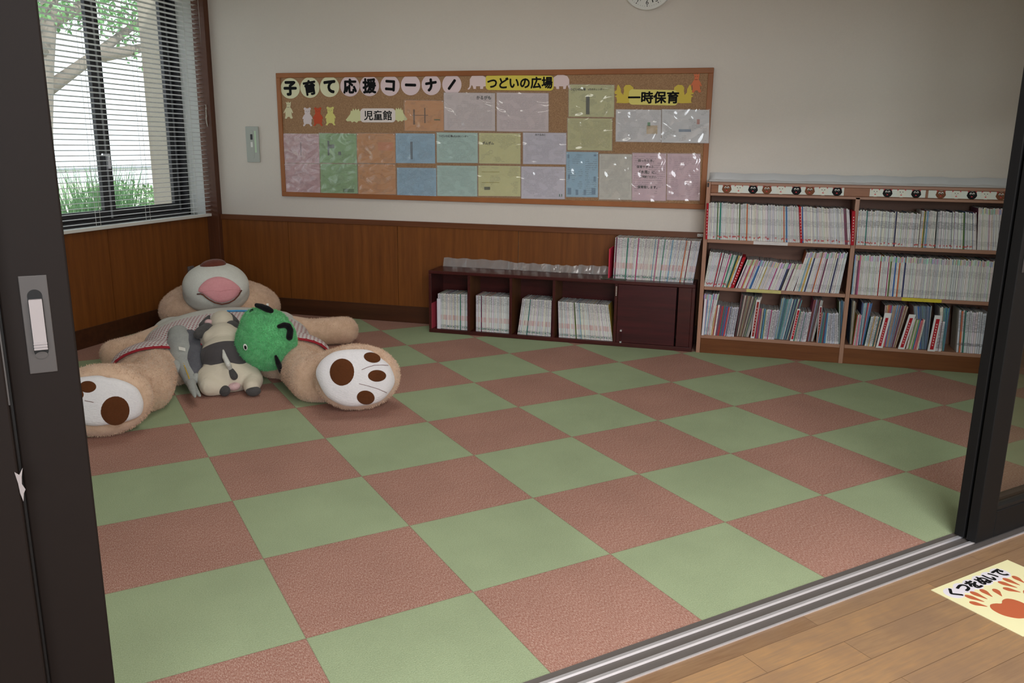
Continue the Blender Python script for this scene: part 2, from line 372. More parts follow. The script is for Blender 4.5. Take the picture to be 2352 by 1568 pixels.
# ------------------------------------------------------------------ the setting
ZC = 2.65
mb = MB(); mb.T = TILE; mb.box(-6, 6.5, -.445, 6.0, -.02, 0); o = mb.build('floor', M['carpet'], loc=TILE.translation); 
o.data.transform(Matrix.Rotation(-PI/4, 4, 'Z')); o.rotation_euler = (0, 0, PI/4); struct(o)
mb = MB(); mb.T = TILE; mb.box(-6, 6.5, -6.5, -.558, -.02, -.001); o = mb.build('floor_corridor', M['wood_floor'], loc=TILE.translation)
o.data.transform(Matrix.Rotation(-PI/4, 4, 'Z')); o.rotation_euler = (0, 0, PI/4); struct(o)
XW = .03                                              # left wall plane
WY0, WY1, WZ0, WZ1 = -2.62, -.008, .745, 2.42          # window opening
struct(MB().box(XW, 8.3, 0, .15, 0, ZC).build('wall_back', M['wall_paper']))
mb = MB(); mb.box(-.22, XW, -9, WY0, 0, ZC); mb.box(-.22, XW, WY1, .15, 0, ZC); mb.box(-.22, XW, WY0, WY1, 0, WZ0); mb.box(-.22, XW, WY0, WY1, WZ1, ZC)
struct(mb.build('wall_left', M['plaster_white']))
struct(MB().box(8.3, 8.45, -9, .15, 0, ZC).build('wall_right', M['wall_paper']))
struct(MB().box(-.22, 8.45, -9.15, -9, 0, ZC).build('wall_front', M['wall_paper']))
struct(MB().box(-.22, 8.45, -9.15, .15, ZC, ZC+.1).build('ceiling', M['plaster_white']))
mb = MB(); mb.T = TILE; mb.box(-5.2, -2.05, -.545, -.445, 0, ZC); mb.box(2.68, 5.3, -.545, -.445, 0, ZC); mb.box(-2.05, 2.68, -.545, -.445, 2.12, ZC)
struct(mb.build('wall_partition', M['wall_paper']))
# dado panels, rails, baseboards
mb = MB()
sx = [.11, .722, 1.628, 2.556, 3.47, 4.4, 5.3, 6.2, 7.1, 8.29]
for a, b in zip(sx, sx[1:]): mb.box(a+.002, b-.002, -.012, 0, .125, .722)
struct(mb.build('trim_1', M['panel']))
struct(MB().box(.11, 3.835, -.022, 0, .722, .76).build('trim_2', M['rail'], bevel=.002))
struct(MB().box(.11, 8.29, -.02, 0, 0, .125).build('baseboard_back', M['base'], bevel=.002))
mb = MB(); sy = [-.055, -1.125, -2.03, -2.95, -4, -5, -6]
for a, b in zip(sy, sy[1:]): mb.box(XW, XW+.012, b+.002, a-.002, .125, .735)
struct(mb.build('trim_3', M['panel']))
struct(MB().box(XW, XW+.02, -9, -.05, 0, .125).build('baseboard_left', M['base'], bevel=.002))
struct(MB().box(XW, .14, -.055, 0, 0, ZC).build('trim_4', M['post'], bevel=.003))
struct(MB().box(XW-.012, XW+.012, WY0, WY1-.03, .735, .75).build('trim_5', M['rail']))

# window
win = bpy.data.objects.new('window_1', None); COL.objects.link(win); win.location = (-.2, (WY0+WY1)/2, WZ0); win['kind'] = 'structure'
XF = -.19
mb = MB()
mb.box(XF-.05, XF+.05, WY0, WY1, WZ0, WZ0+.035); mb.box(XF-.05, XF+.05, WY0, WY1, WZ1-.04, WZ1); mb.box(XF-.05, XF+.05, WY0, WY0+.04, WZ0, WZ1); mb.box(XF-.05, XF+.05, WY1-.025, WY1, WZ0, WZ1)
mb.build('window_frame', M['alu_dark'], win, bevel=.002)
def sash(x, y0, y1):
    f = MB(); z0, z1 = WZ0+.036, WZ1-.041
    f.box(x-.014, x+.014, y0, y0+.1, z0, z1); f.box(x-.014, x+.014, y1-.1, y1, z0, z1); f.box(x-.014, x+.014, y0+.1, y1-.1, z0, z0+.06); f.box(x-.014, x+.014, y0+.1, y1-.1, z1-.05, z1)
    f.cur = 1; f.box(x+.0145, x+.017, y1-.05, y1-.032, z0, z1); f.box(x+.0145, x+.017, y0+.018, y0+.034, z0, z1)
    s_ = f.build('sash', [M['alu_dark'], M['alu_grey']], win)
    MB().box(x-.003, x+.003, y0+.095, y1-.095, z0+.055, z1-.045).build('window_pane', M['glass'], s_)
sash(XF-.018, WY0+.045, -1.70); sash(XF+.016, -1.79, -.80); sash(XF-.018, -.855, WY1-.012)
mb = MB(); mb.box(XF+.031, XF+.05, -.85, -.825, 1.12, 1.22); mb.tube([(XF+.05, -.837, 1.2), (XF+.075, -.87, 1.21), (XF+.07, -.92, 1.215)], .008)
mb.build('window_latch', M['steel'], win)
mb = MB(); mb.box(-.215, XW, WY1, WY1+.002, WZ0, WZ1); mb.build('window_reveal', M['plaster_white'], win)

# blind
BX = XW+.035
bl = thing('window_blind', (BX, -1.25, .75), 'white horizontal slat blind hanging over the window on the left wall', 'blind')
mb = MB(); z = .79
while z < 2.5:
    n = 4; w = .035; t = math.radians(6)
    pr = [(-w/2+w*k/n, .0035*(1-(2*k/n-1)**2)) for k in range(n+1)]
    vs = []
    for y in (-2.62, -.012):
        for dz in (0, -.0012): vs += [(BX+a*math.cos(t), y, z+b+a*math.sin(t)+dz) for a, b in pr]
    m = n+1; fs = [(k, k+1, 2*m+k+1, 2*m+k) for k in range(n)] + [(m+k+1, m+k, 3*m+k, 3*m+k+1) for k in range(n)] + [(0, 2*m, 3*m, m), (n, m+n, 3*m+n, 2*m+n)]
    mb.add(vs, fs); z += .0325
mb.build('slats', M['blind_white'], bl)
MB().box(BX-.018, BX+.018, -2.62, -.012, .745, .765).build('bottom_rail', M['white_plastic'], bl, bevel=.002)
MB().box(BX-.028, BX+.028, -2.62, -.012, 2.5, 2.55).build('head_rail', M['white_plastic'], bl, bevel=.002)
for y in (-.22, -.75, -1.22, -1.9, -2.45):
    mb = MB()
    for dx in (-.0175, .0175): mb.tube([(BX+dx, y, .765), (BX+dx, y, 2.5)], .0012, 5)
    mb.build('ladder_cord', M['cord_white'], bl)
mb = MB()
for dy, zb in ((0, 1.56), (.014, 1.57)): mb.tube([(BX+.03, -.055+dy, 2.5), (BX+.032, -.053+dy, 1.9), (BX+.034, -.05+dy, zb)], .0017, 6)
for k in range(5):
    a = k*1.25; mb.tube([(BX+.034+.012*math.cos(a), -.045+.022*math.cos(a*1.7), 1.58), (BX+.034+.014*math.cos(a+1), -.045+.026*math.sin(a), 1.555), (BX+.036, -.045+.02*math.cos(a*2), 1.53)], .0028, 6)
for k in range(4):
    w = .012+.006*k; y = -.045+(k-1.5)*.008
    mb.tube([(BX+.036, y, 1.54), (BX+.038, y-w, 1.48), (BX+.038, y-w*.6, 1.44-.01*k), (BX+.038, y+w*.5, 1.44-.01*k), (BX+.036, y+w*.6, 1.49), (BX+.036, y, 1.54)], .0021, 6)
mb.build('lift_cord', M['cord_white'], bl)

# outside the window
plain('grass_mat', (206, 210, 192), 1, 0, .2, 25, .3); plain('bark', (120, 112, 104), .95, 0, .25, 30, .8)
def m_leaf(name, c):
    m, nt, b = nodes(name); nt.links.new(mixc(nt, noise(nt, coords(nt), 9, 2), lin(tuple(x*.72 for x in c)), lin(c)), b.inputs['Base Color']); b.inputs['Roughness'].default_value = .5
m_leaf('leaf_bush', (110, 150, 96)); m_leaf('leaf_tree', (120, 170, 110))
struct(MB().box(-30, -.23, -16, 20, -.3, -.25).build('ground_garden', M['grass_mat']))
struct(MB().box(-.64, -.36, .19, .7, -.3, 3.0).build('pillar_outside', M['stone'], bevel=.01))
def leaves(mb, c, rad, n, size):
    for _ in range(n):
        d = Vector(np.random.normal(size=3)).normalized() * (random.random()**.35); p = Vector(c)+Vector((d.x*rad[0], d.y*rad[1], d.z*rad[2]))
        a = Vector(np.random.normal(size=3)).normalized(); b = a.orthogonal().normalized(); s_ = size*random.uniform(.6, 1.3)
        mb.add([p-a*s_, p+b*s_*.4, p+a*s_, p-b*s_*.4], [(0, 1, 2, 3)])
b0 = thing('garden_bush', (-2.4, 1.9, -.25), 'rounded green bush seen low through the window blind', 'bush')
mb = MB(); leaves(mb, (-2.4, 1.9, .3), (.6, .8, .6), 4200, .032); mb.build('foliage', M['leaf_bush'], b0)
mb = MB()
for k in range(7): mb.tube([(-2.4, 1.9, -.25), (-2.4+random.uniform(-.3, .3), 1.9+random.uniform(-.5, .5), .45)], [.02, .008], 6)
mb.build('stem', M['bark'], b0)
b1 = thing('grass_clump', (-1.5, .5, -.25), 'clump of tall bright green grass blades seen through the left window pane', 'grass')
mb = MB()
for k in range(520):
    x, y = -1.5+random.uniform(-.22, .22), .5+random.uniform(-.5, .35); h = random.uniform(.8, 1.45); dx, dy = random.uniform(-.3, .3), random.uniform(-.3, .3)
    mb.add([(x-.010, y, -.25), (x+.010, y+.008, -.25), (x+dx*.5+.007, y+dy*.5, -.25+h*.7), (x+dx*.5-.007, y+dy*.5, -.25+h*.7), (x+dx, y+dy, -.25+h)], [(0, 1, 2, 3), (3, 2, 4)])
mb.build('blades', M['leaf_tree'], b1)
tr = thing('garden_tree', (-6, 4.8, -.25), 'tree with slanting grey branches and light leaves beyond the window', 'tree')
mb = MB(); mb.tube([(-6, 4.3, -.25), (-6, 4.5, 1.5), (-6, 4.7, 2.4), (-6, 5.1, 3.9)], [.2, .17, .14, .1], 10); mb.build('trunk', M['bark'], tr, smooth=True)
for b_ in ([(-6, 4.65, 2.0), (-6, 5.7, 2.6), (-6, 7.2, 3.5)], [(-6, 4.9, 3.0), (-6.1, 5.6, 3.3), (-6.1, 6.3, 3.9)], [(-6, 4.75, 2.5), (-5.8, 4.1, 2.9), (-5.7, 3.6, 3.5)], [(-6, 5.7, 2.6), (-5.9, 6.4, 2.75), (-5.9, 7.3, 3.0)]):
    mb = MB(); mb.tube(b_, [.11, .085, .04], 8); mb.build('branch', M['bark'], tr, smooth=True)
mb = MB()
for c in ((-6.2, 5.4, 3.5), (-6.2, 6.4, 3.5), (-5.9, 7.0, 3.1), (-5.9, 4.4, 3.4), (-6, 5.9, 4.0)): leaves(mb, c, (.7, .8, .6), 420, .06)
mb.build('canopy', M['leaf_tree'], tr)
fn = thing('garden_fence', (-5.2, 3.5, -.25), 'low pale rail fence running behind the bush outside', 'fence')
mb = MB(); mb.tube([(-5.2, -1, .9), (-5.2, 9, .9)], .022, 8); mb.tube([(-5.2, -1, .3), (-5.2, 9, .3)], .015, 8); mb.build('rail', M['alu_grey'], fn)
mb = MB()
for k in range(42): mb.box(-5.204, -5.196, -1+k*.24, -.992+k*.24, -.25, .9)
mb.build('bars', M['switch_grey'], fn)

# ------------------------------------------------------------------ sliding doors and track
def T_(x, y, z): return TILE @ Vector((x, y, z))
def leaf(n, x0, x1, y0, y1, mat, handle=None, edge=None):
    r = bpy.data.objects.new(n, None); COL.objects.link(r); r.matrix_basis = Matrix.Translation(T_((x0+x1)/2, (y0+y1)/2, .008)) @ Matrix.Rotation(PI/4, 4, 'Z'); r['kind'] = 'structure'
    z0, z1, w = .008, 2.1, .1
    mb = MB(); mb.T = TILE
    mb.box(x0, x0+w, y0, y1, z0, z1); mb.box(x1-w, x1, y0, y1, z0, z1); mb.box(x0+w, x1-w, y0, y1, z0, .105); mb.box(x0+w, x1-w, y0, y1, z1-.1, z1)
    mb.build('door_frame', mat, r, bevel=.003)
    mb = MB(); mb.T = TILE; ym = (y0+y1)/2; mb.box(x0+w-.005, x1-w+.005, ym-.003, ym+.003, .10, z1-.095); mb.build('door_pane', M['glass'], r)
    mb = MB(); mb.T = TILE
    for a in (x0+w, x1-w-.008): mb.box(a, a+.008, y0+.004, y1-.004, .105, z1-.1)
    mb.box(x0+w, x1-w, y0+.004, y1-.004, .105, .118); mb.build('glazing_bead', M['black'], r)
    if handle:
        hx0, hx1, hz0, hz1 = handle; hm = (hx0+hx1)/2; yf = y0
        mb = MB(); mb.T = TILE; mb.box(hx0, hx1, yf-.0025, yf, hz0, hz1); p = mb.build('handle_plate', M['plate_grey'], r, bevel=.001)
        fr = frame(T_(hm, yf-.0026, 0), TILE.to_3x3() @ Vector((1, 0, 0)), (0, 0, 1), TILE.to_3x3() @ Vector((0, -1, 0)))
        hh = hz1-hz0; cup = MB()
        cup.prism(rrect(-.0105, hz0+.17*hh, .0105, hz1-.14*hh, .0104, 7), fr, -.0005, .0004); cup.build('finger_cup', M['door_dark'], p)
        g = MB(); g.prism(rrect(-.0095, hz0+.25*hh, .0095, hz1-.235*hh, .001, 2), fr, .0004, .008)
        for k in range(3): g.prism(rrect(-.0098, hz0+(.252+.028*k)*hh, .0098, hz0+(.270+.028*k)*hh, .0005, 1), fr, .008, .0095)
        tag(g.build('handle_grip', M['handle_white'], p, bevel=.0008), 'worn white finger grip')
        k = MB(); k.prism(circle(0, hz0+.19*hh, .009, .006, 16), fr, .0004, .002); k.build('thumb_turn', M['plate_grey'], p)
    return r
D1 = leaf('door_1', -1.98, -.98, -.492, -.457, M['door_brown'], (-1.051, -1.011, .936, 1.096))
D2 = leaf('door_2', -2.085, -1.083, -.537, -.502, M['door_brown'])
mb = MB(); mb.T = TILE; mb.box(-1.0835, -1.0815, -.536, -.531, .9, 1.9); tag(mb.build('edge_seal', M['plate_grey'], D2), 'bright metal strip on the door edge')
fr = frame(T_(-1.083, -.538, .75), TILE.to_3x3() @ Vector((1, 0, 0)), (0, 0, 1), TILE.to_3x3() @ Vector((0, -1, 0)))
mb = MB(); mb.prism([(-.005, .04), (.001, .034), (.007, .045), (.004, .03), (.003, .018), (.007, .008), (.004, .002), (.002, -.012), (-.001, .003), (-.002, .02)], fr, 0, .0006)
tag(mb.build('torn_tape', M['handle_white'], D2), 'torn scrap of white tape')
D3 = leaf('door_3', 1.645, 2.64, -.492, -.457, M['door_dark'])
D4 = leaf('door_4', 1.642, 2.665, -.537, -.502, M['door_dark'], (1.662, 1.702, .936, 1.096))
tk = thing('door_track', T_(.3, -.5, 0), 'twin-rail metal sliding door track between carpet and wooden floor', 'track', None, PI/4)
mb = MB(); mb.T = TILE; mb.box(-2.1, 2.7, -.559, -.444, -.018, .002); mb.build('base_plate', M['track_grey'], tk)
for y in (-.4745, -.5195):
    mb = MB(); mb.T = TILE; mb.add([(x, y+a, b) for x in (-2.1, 2.7) for a, b in ((-.008, .002), (-.005, .007), (.005, .007), (.008, .002))], [(0, 1, 5, 4), (1, 2, 6, 5), (2, 3, 7, 6), (0, 3, 2, 1), (4, 5, 6, 7)])
    mb.build('rail', M['steel'], tk)
mb = MB(); mb.T = TILE; mb.box(-2.1, 2.7, -.562, -.556, -.01, .0035); mb.build('edge_strip', M['steel'], tk, bevel=.0008)

# floor sign
ex3 = TILE.to_3x3() @ Vector((1, 0, 0)); ey3 = TILE.to_3x3() @ Vector((0, 1, 0))
sg = thing('floor_sign', T_(1.45, -.79, 0), 'cream paper with brown paw prints asking to take shoes off, stuck on wooden floor', 'sign', None, PI/4)
fr = frame(T_(1.24, -.925, 0), ex3, ey3, (0, 0, 1)); SW, SH = .40, .277
mb = MB(); mb.col = lin((236, 232, 186)); mb.prism([(0, 0), (SW, 0), (SW, SH), (0, SH)], fr, -.0005, .0012); mb.build('sheet', M['paper_plain'], sg)
chars = [('く', .045, .232), ('つ', .099, .236), ('を', .146, .235), ('ぬ', .196, .236), ('い', .243, .236), ('で', .29, .236)]
mb = MB(); mb.col = lin((226, 222, 232))
for i, (c, x, y) in enumerate(chars): mb.prism(circle(x, y, .032, .029, 20), fr, .0012, .0014+.00005*i)
mb.build('caption_ground', M['paper_plain'], sg)
mb = MB()
for c, x, y in chars: text_into(mb, c, .05, fr, x, y, .0020, .05)
mb.build('caption', M['ink'], sg)
def paw(cx, cy, k=1.0):
    m = MB(); m.col = lin((190, 100, 66)); rc = lambda p: [(cx+x*k, cy+y*k) for x, y in p]
    body = [(-.052, .03), (-.035, .040), (-.015, .036), (0, .028), (.02, .037), (.042, .036), (.056, .02), (.06, -.005), (.05, -.03), (.03, -.04), (.018, -.052), (0, -.058), (-.02, -.05), (-.04, -.04), (-.058, -.015), (-.06, .012)]
    m.prism(rc(smooth_loop(body, 64)), fr, .0012, .0016)
    for x, y, a, l in ((-.066, .058, 30, .024), (-.045, .083, 18, .027), (-.016, .088, 5, .026), (.018, .085, -14, .023), (.052, .07, -30, .022)):
        t = math.radians(a); tip = [(0, -l), (.006, -l*.3), (.0105, l*.35), (.007, l*.85), (0, l), (-.007, l*.85), (-.0105, l*.35), (-.006, -l*.3)]
        m.prism(rc([(x+p*math.cos(t)-q*math.sin(t), y+p*math.sin(t)+q*math.cos(t)) for p, q in smooth_loop(tip, 32)]), fr, .0012, .0016)
    return m
tag(paw(.115, .10).build('paw_print', M['paper_plain'], sg), 'brown paw print'); tag(paw(.285, .10).build('paw_print', M['paper_plain'], sg), 'brown paw print')

# ------------------------------------------------------------------ bookcase
YF = -.27
bc = thing('bookcase', (4.75, -.14, 0), 'low two-bay brown wooden bookcase along the back wall filled with slim picture books', 'bookcase')
BX0, BX1, BMID = 3.846, 5.64, 4.737
def part(name, mat, parent, *boxes, bevel=.0015, label=None):
    mb = MB()
    for b in boxes: mb.box(*b)
    return tag(mb.build(name, mat, parent, bevel=bevel), label)
for x in (BX0, BMID-.0125, BX1-.025): part('side_panel', M['shelf_side'], bc, (x, x+.025, YF, -.022, 0, 1.10 if x != BMID-.0125 else 1.03))
part('top_board', M['shelf_wood'], bc, (BX0+.026, BX1-.026, YF+.003, -.022, 1.085, 1.10))
part('header', M['header'], bc, (BX0+.026, BX1-.026, YF+.012, YF+.03, 1.035, 1.084))
part('header_board', M['shelf_wood'], bc, (BX0+.026, BX1-.026, YF, -.035, 1.018, 1.034))
for z in (.745, .441, .122):
    for a, b in ((BX0+.026, BMID-.0135), (BMID+.0135, BX1-.026)): part('shelf', M['shelf_wood'], bc, (a, b, YF, -.035, z-.022, z))
part('back_panel', M['shelf_back'], bc, (BX0+.026, BX1-.026, -.034, -.024, .1, 1.017))
part('kick_board', M['kick'], bc, (BX0+.026, BX1-.026, YF+.006, YF+.024, 0, .099))
part('lock_bracket', M['black'], bc, (BX0+.004, BX0+.014, YF-.004, YF-.0005, 1.07, 1.095), label='small black bracket')
def shelf_label(x0, x1, z, rgb, label, name='shelf_label'):
    mb = MB(); mb.col = lin(rgb); mb.prism([(x0, z-.021), (x1, z-.021), (x1, z-.001), (x0, z-.001)], frame((0, YF-.0005, 0), (1, 0, 0), (0, 0, 1), (0, -1, 0)), 0, .001, True)
    tag(mb.build(name, M['print_sparse'], None), label, 'label')
shelf_label(4.155, 4.36, .745, (222, 216, 216), 'long white label strip stuck under the top left shelf of the bookcase')
shelf_label(4.135, 4.345, .441, (206, 196, 128), 'pale yellow label strip on the edge of the middle left shelf')
shelf_label(5.045, 5.265, .441, (214, 196, 60), 'bright yellow label strip on the edge of the middle right shelf')
# strips of paper bear faces on the header
def strip(n, x0, x1, z0, z1, faces, label):
    o = thing(n, ((x0+x1)/2, YF+.008, z0), label, 'paper strip', 'bear face strips on the bookcase header')
    fr = frame((0, YF+.0115, 0), (1, 0, 0), (0, 0, 1), (0, -1, 0))
    mb = MB(); mb.col = lin((226, 230, 224)); mb.prism([(x0, z0), (x1, z0), (x1, z1), (x0, z1)], fr, 0, .0012); mb.build('backing', M['paper_plain'], o)
    zc, h = (z0+z1)/2+.001, (z1-z0)
    for x, c in faces:
        mb = MB(); k = h*.56; rgb = {'b': (124, 78, 54), 'w': (228, 228, 218), 'k': (26, 24, 26)}[c]; ear = (206, 92, 100)
        P = lambda pts: [(x+a*k, zc+b*k) for a, b in pts]
        mb.col = lin(ear)
        for sx_ in (-1, 1): mb.prism(P([(sx_*.55, .45), (sx_*.92, .5), (sx_*.98, .85), (sx_*.8, .98), (sx_*.5, .85)]), fr, .0012, .0016)
        mb.col = lin(rgb); mb.prism(P([(-.6, .85), (-.95, .45), (-1.12, -.2), (-.7, -.82), (-.25, -1.0), (.3, -1.0), (.75, -.8), (1.12, -.2), (.95, .45), (.6, .85), (0, .78)]), fr, .0014, .0024)
        mb.col = lin((232, 230, 226) if c != 'w' else (40, 40, 44)); e = .24 if c != 'w' else .1
        for sx_ in (-1, 1): mb.prism(circle(x+sx_*.3*k, zc+.28*k, e*k, n=14), fr, .0024, .0028)
        if c != 'w':
            mb.col = lin((20, 20, 22))
            for sx_ in (-1, 1): mb.prism(circle(x+sx_*.3*k+.02*k, zc+.2*k, .14*k, n=12), fr, .0028, .0031)
        mb.col = lin((40, 34, 34)); mb.prism(circle(x, zc-.06*k, .08*k, .05*k, n=10), fr, .0024, .0030)
        mb.col = lin((212, 70, 80)); mb.prism(circle(x-.02*k, zc-.42*k, .2*k, .12*k, n=12), fr, .0024, .0029)
        tag(mb.build('bear_face', M['paper_plain'], o), {'b': 'brown', 'w': 'white', 'k': 'black'}[c]+' folded paper bear face')
xs = [at(px, 430, Y=YF).x for px in (1669.5, 1697, 1730, 1762, 1794.5, 1830, 1861, 1892, 1924)]
strip('bear_strip', 3.918, 4.655, 1.038, 1.085, list(zip(xs, 'bwkbwkbwk')), 'long white strip of nine bear faces at the left of the bookcase header')
xs = [at(px, 445, Y=YF).x for px in (2011, 2039, 2071, 2105)]
strip('bear_strip', 4.80, 5.105, 1.038, 1.082, list(zip(xs, 'wkwk')), 'short white strip of four bear faces in the middle of the bookcase header')
xs = [at(px, 452, Y=YF).x for px in (2161, 2197, 2233, 2265, 2300)]
strip('bear_strip', 5.12, 5.60, 1.038, 1.082, list(zip(xs, 'bwkwb')), 'white bear face strip starting with a brown bear, partly behind the right door')

# ------------------------------------------------------------------ books
PASTEL = [(226, 224, 222), (216, 214, 216), (222, 220, 212), (206, 206, 210), (228, 226, 224), (218, 216, 222)]
VIVID = [(58, 112, 176), (176, 44, 60), (58, 136, 120), (208, 176, 80), (120, 60, 90), (46, 52, 100), (204, 110, 70), (128, 168, 196), (90, 120, 60), (190, 80, 130), (40, 40, 46)]
def book_shape(mb, b0, b1, t0, t1, z0, z1, yf, depth, style_cols):
    """one thin book: spine at the front, covers left and right, pages on top"""
    y1 = yf+depth
    P = [(b0, yf, z0), (b1, yf, z0), (b1, y1, z0), (b0, y1, z0), (t0, yf, z1), (t1, yf, z1), (t1, y1, z1), (t0, y1, z1)]
    r = random.random(); uv = [(r, 0), (r, 0), (r, 1), (r, 1)]
    sc, cc = style_cols
    k = len(mb.v)
    for f, mi, c, u in (((0, 1, 5, 4), 0, sc, uv), ((1, 2, 6, 5), 1, cc, None), ((3, 0, 4, 7), 1, cc, None), ((4, 5, 6, 7), 2, None, None), ((2, 3, 7, 6), 2, None, None), ((3, 2, 1, 0), 2, None, None)):
        mb.f.append([k+i for i in f]); mb.mi.append(mi); mb.c.append(c); mb.uv.append(u)
    mb.v += P
def row(name, cat, n, pb, pt, zb, yf, style, label, group, vivid=.06, depth=.18, top=None, hj=.004, yj=.006, pal=None, stuff=None, plane=None, cutr=False):
    """a run of n books whose bottoms run between two photo pixels on the shelf front and whose tops run between two others"""
    yp = YF if plane is None else plane
    xb0, xb1 = at(*pb[0], Y=yp).x, at(*pb[1], Y=yp).x; A, B = at(*pt[0], Y=yp), at(*pt[1], Y=yp)
    w = np.random.uniform(.7, 1.3, n); c = np.r_[0, np.cumsum(w)]/w.sum()
    for i in range(n):
        f0, f1 = c[i]+.075/n, c[i+1]-.075/n
        b0, b1 = xb0+(xb1-xb0)*f0, xb0+(xb1-xb0)*f1
        t0, t1 = A.x+(B.x-A.x)*f0, A.x+(B.x-A.x)*f1
        zt = A.z+(B.z-A.z)*(f0+f1)/2+random.uniform(-hj, hj)
        viv = random.random() < vivid
        col = random.choice(pal or (VIVID if viv else PASTEL)) if not (pal and viv) else random.choice(VIVID)
        col = tuple(min(255, max(0, v+random.randint(-6, 6))) for v in col)
        cov = random.choice(VIVID+PASTEL)
        mb = stuff or MB()
        book_shape(mb, b0, b1, t0, t1, zb+.0005, zt, yf+random.uniform(0, yj), depth*random.uniform(.97, 1), (lin(col), lin(cov)))
        if not stuff:
            o = mb.build(name, [M[style], M['cover'], M['pages']]); tag(o, label, cat, group)
def divider(p0, p1, w, zb, yf, label, depth=.16, board=None, plane=None, rgb=(176, 30, 44)):
    """red section divider leaning with its row; p0 bottom-left pixel, p1 top-left pixel"""
    yp = YF if plane is None else plane
    a, b = at(*p0, Y=yp), at(*p1, Y=yp); o = thing('section_divider', (a.x+w/2, yf, zb), label, 'divider', 'red section dividers between the books')
    k = (b.x-a.x)/max(.01, b.z-zb)
    if board:
        bw, bh = board; mb = MB(); mb.col = lin((224, 222, 224)); z1 = b.z+bh
        mb.hexa([(a.x-bw*.6-w*.2, yf+.002, zb), (a.x+w+bw*.8, yf+.002, zb), (a.x+w+bw*.8, yf+.006, zb), (a.x-bw*.6-w*.2, yf+.006, zb)] + [(x+k*(z1-zb), y, z1) for x, y in ((a.x-bw*.6-w*.2, yf+.002), (a.x+w+bw*.8, yf+.002), (a.x+w+bw*.8, yf+.006), (a.x-bw*.6-w*.2, yf+.006))])
        mb.build('board', M['paper_plain'], o)
        z0 = zb+.012
    else:
        z0 = zb
    mb = MB(); mb.col = lin(rgb); s0 = a.x+k*(z0-zb); y1 = yf+(.0018 if board else depth)
    mb.hexa([(s0, yf, z0), (s0+w, yf, z0), (s0+w, y1, z0), (s0, y1, z0), (b.x, yf, b.z), (b.x+w, yf, b.z), (b.x+w, y1, b.z), (b.x, y1, b.z)])
    mb.build('title_strip', M['paper_plain'], o)
    mb = MB(); mb.col = lin((226, 190, 190))
    for q in range(9):
        f = .12+.085*q; zz = z0+(b.z-z0)*f; xx = s0+(b.x-s0)*f+w*.35; mb.box(xx, xx+w*.3, yf-.0006, yf, zz, zz+.008)
    mb.build('lettering', M['paper_plain'], o)
G = 'picture books in the bookcase'
PB = 'picture book'
def prow(*a, **k): row('picture_book', PB, *a, **k)
far = MB()                                            # the packed rows beyond the 300 individual books
prow(104, ((1621, 544), (1955, 560)), ((1624.5, 465), (1951, 480)), .745, YF-.004, 'spine_white', None, None, vivid=.13, stuff=far)
a_ = len(far.f)
far.mi_off = None
n1 = len(far.f)
prow(44, ((1966, 566), (2108, 572)), ((1972, 482.5), (2116, 491)), .745, YF+.004, 'spine_grey', None, None, vivid=.05, stuff=far)
prow(42, ((2109, 572), (2243, 576)), ((2118, 484), (2244, 489.5)), .745, YF+.004, 'spine_grey', None, None, vivid=.05, stuff=far)
n2 = len(far.f)
prow(34, ((2244, 577), (2332, 581)), ((2248, 478), (2336, 481)), .745, YF+.004, 'spine_top', None, None, vivid=.04, stuff=far)
prow(128, ((1955, 676), (2350, 700)), ((1964, 585), (2362, 604)), .441, YF+.002, 'spine_top', None, None, vivid=.06, stuff=far)
for i in range(len(far.f)):
    if far.mi[i] == 0: far.mi[i] = 0 if i < n1 else 3 if i < n2 else 4
o = far.build('packed_picture_books', [M['spine_white'], M['cover'], M['pages'], M['spine_grey'], M['spine_top']])
tag(o, 'tightly packed white spined picture books filling the top shelf and the middle right shelf', PB, G, 'stuff')
divider((1621, 545), (1624, 466), .011, .746, YF-.026, 'red divider at the far left end of the top shelf')
divider((1838, 556), (1834.5, 474), .012, .746, YF-.012, 'red divider among the white books in the middle of the top left shelf')
divider((1953, 563), (1956.5, 484), .017, .746, YF-.03, 'red divider in front of the upright between the two top shelves')
# middle left shelf
L_ = 'white spined picture book leaning left of the tilted red divider, middle left shelf'
prow(26, ((1617, 655), (1678, 657)), ((1631, 577.5), (1705, 588)), .441, YF, 'spine_white', L_, G, vivid=.1)
divider((1678.5, 657), (1706, 590), .019, .442, YF-.012, 'tilted bright red divider on the middle left shelf')
L_ = 'short picture book leaning in the low middle run of the middle left shelf'
prow(46, ((1689, 658), (1822, 666)), ((1716, 595), (1845, 608)), .441, YF, 'spine_top_low', L_, G, vivid=.25)
L_ = 'taller picture book leaning at the right end of the middle left shelf'
prow(32, ((1824, 667), (1927, 675)), ((1853, 579), (1948, 581)), .441, YF, 'spine_top', L_, G, vivid=.16)
# bottom shelf, left bay
ZB = .122; CB = [(176, 60, 70), (70, 110, 170), (214, 206, 196), (60, 130, 120), (206, 170, 110), (226, 222, 216), (110, 80, 110), (222, 218, 214), (90, 150, 190), (196, 120, 110), (60, 60, 80), (190, 200, 170)]
DK = [(70, 60, 56), (110, 80, 70), (60, 74, 80), (140, 120, 100), (190, 180, 170), (96, 60, 60), (150, 150, 120), (90, 110, 110)]
BLU = [(120, 160, 176), (90, 140, 140), (180, 190, 160), (200, 204, 206), (70, 110, 130), (150, 170, 180), (60, 70, 110)]
WH = [(214, 212, 222), (206, 206, 214), (222, 220, 224)]
def seg(n, b0, b1, t0, t1, style, label, pal, dy=0, vivid=.1):
    prow(n, (b0, b1), (t0, t1), ZB, YF+dy, style, label, G, pal=pal, vivid=vivid, depth=.17 if dy < .03 else .14, hj=.005, yj=.012)
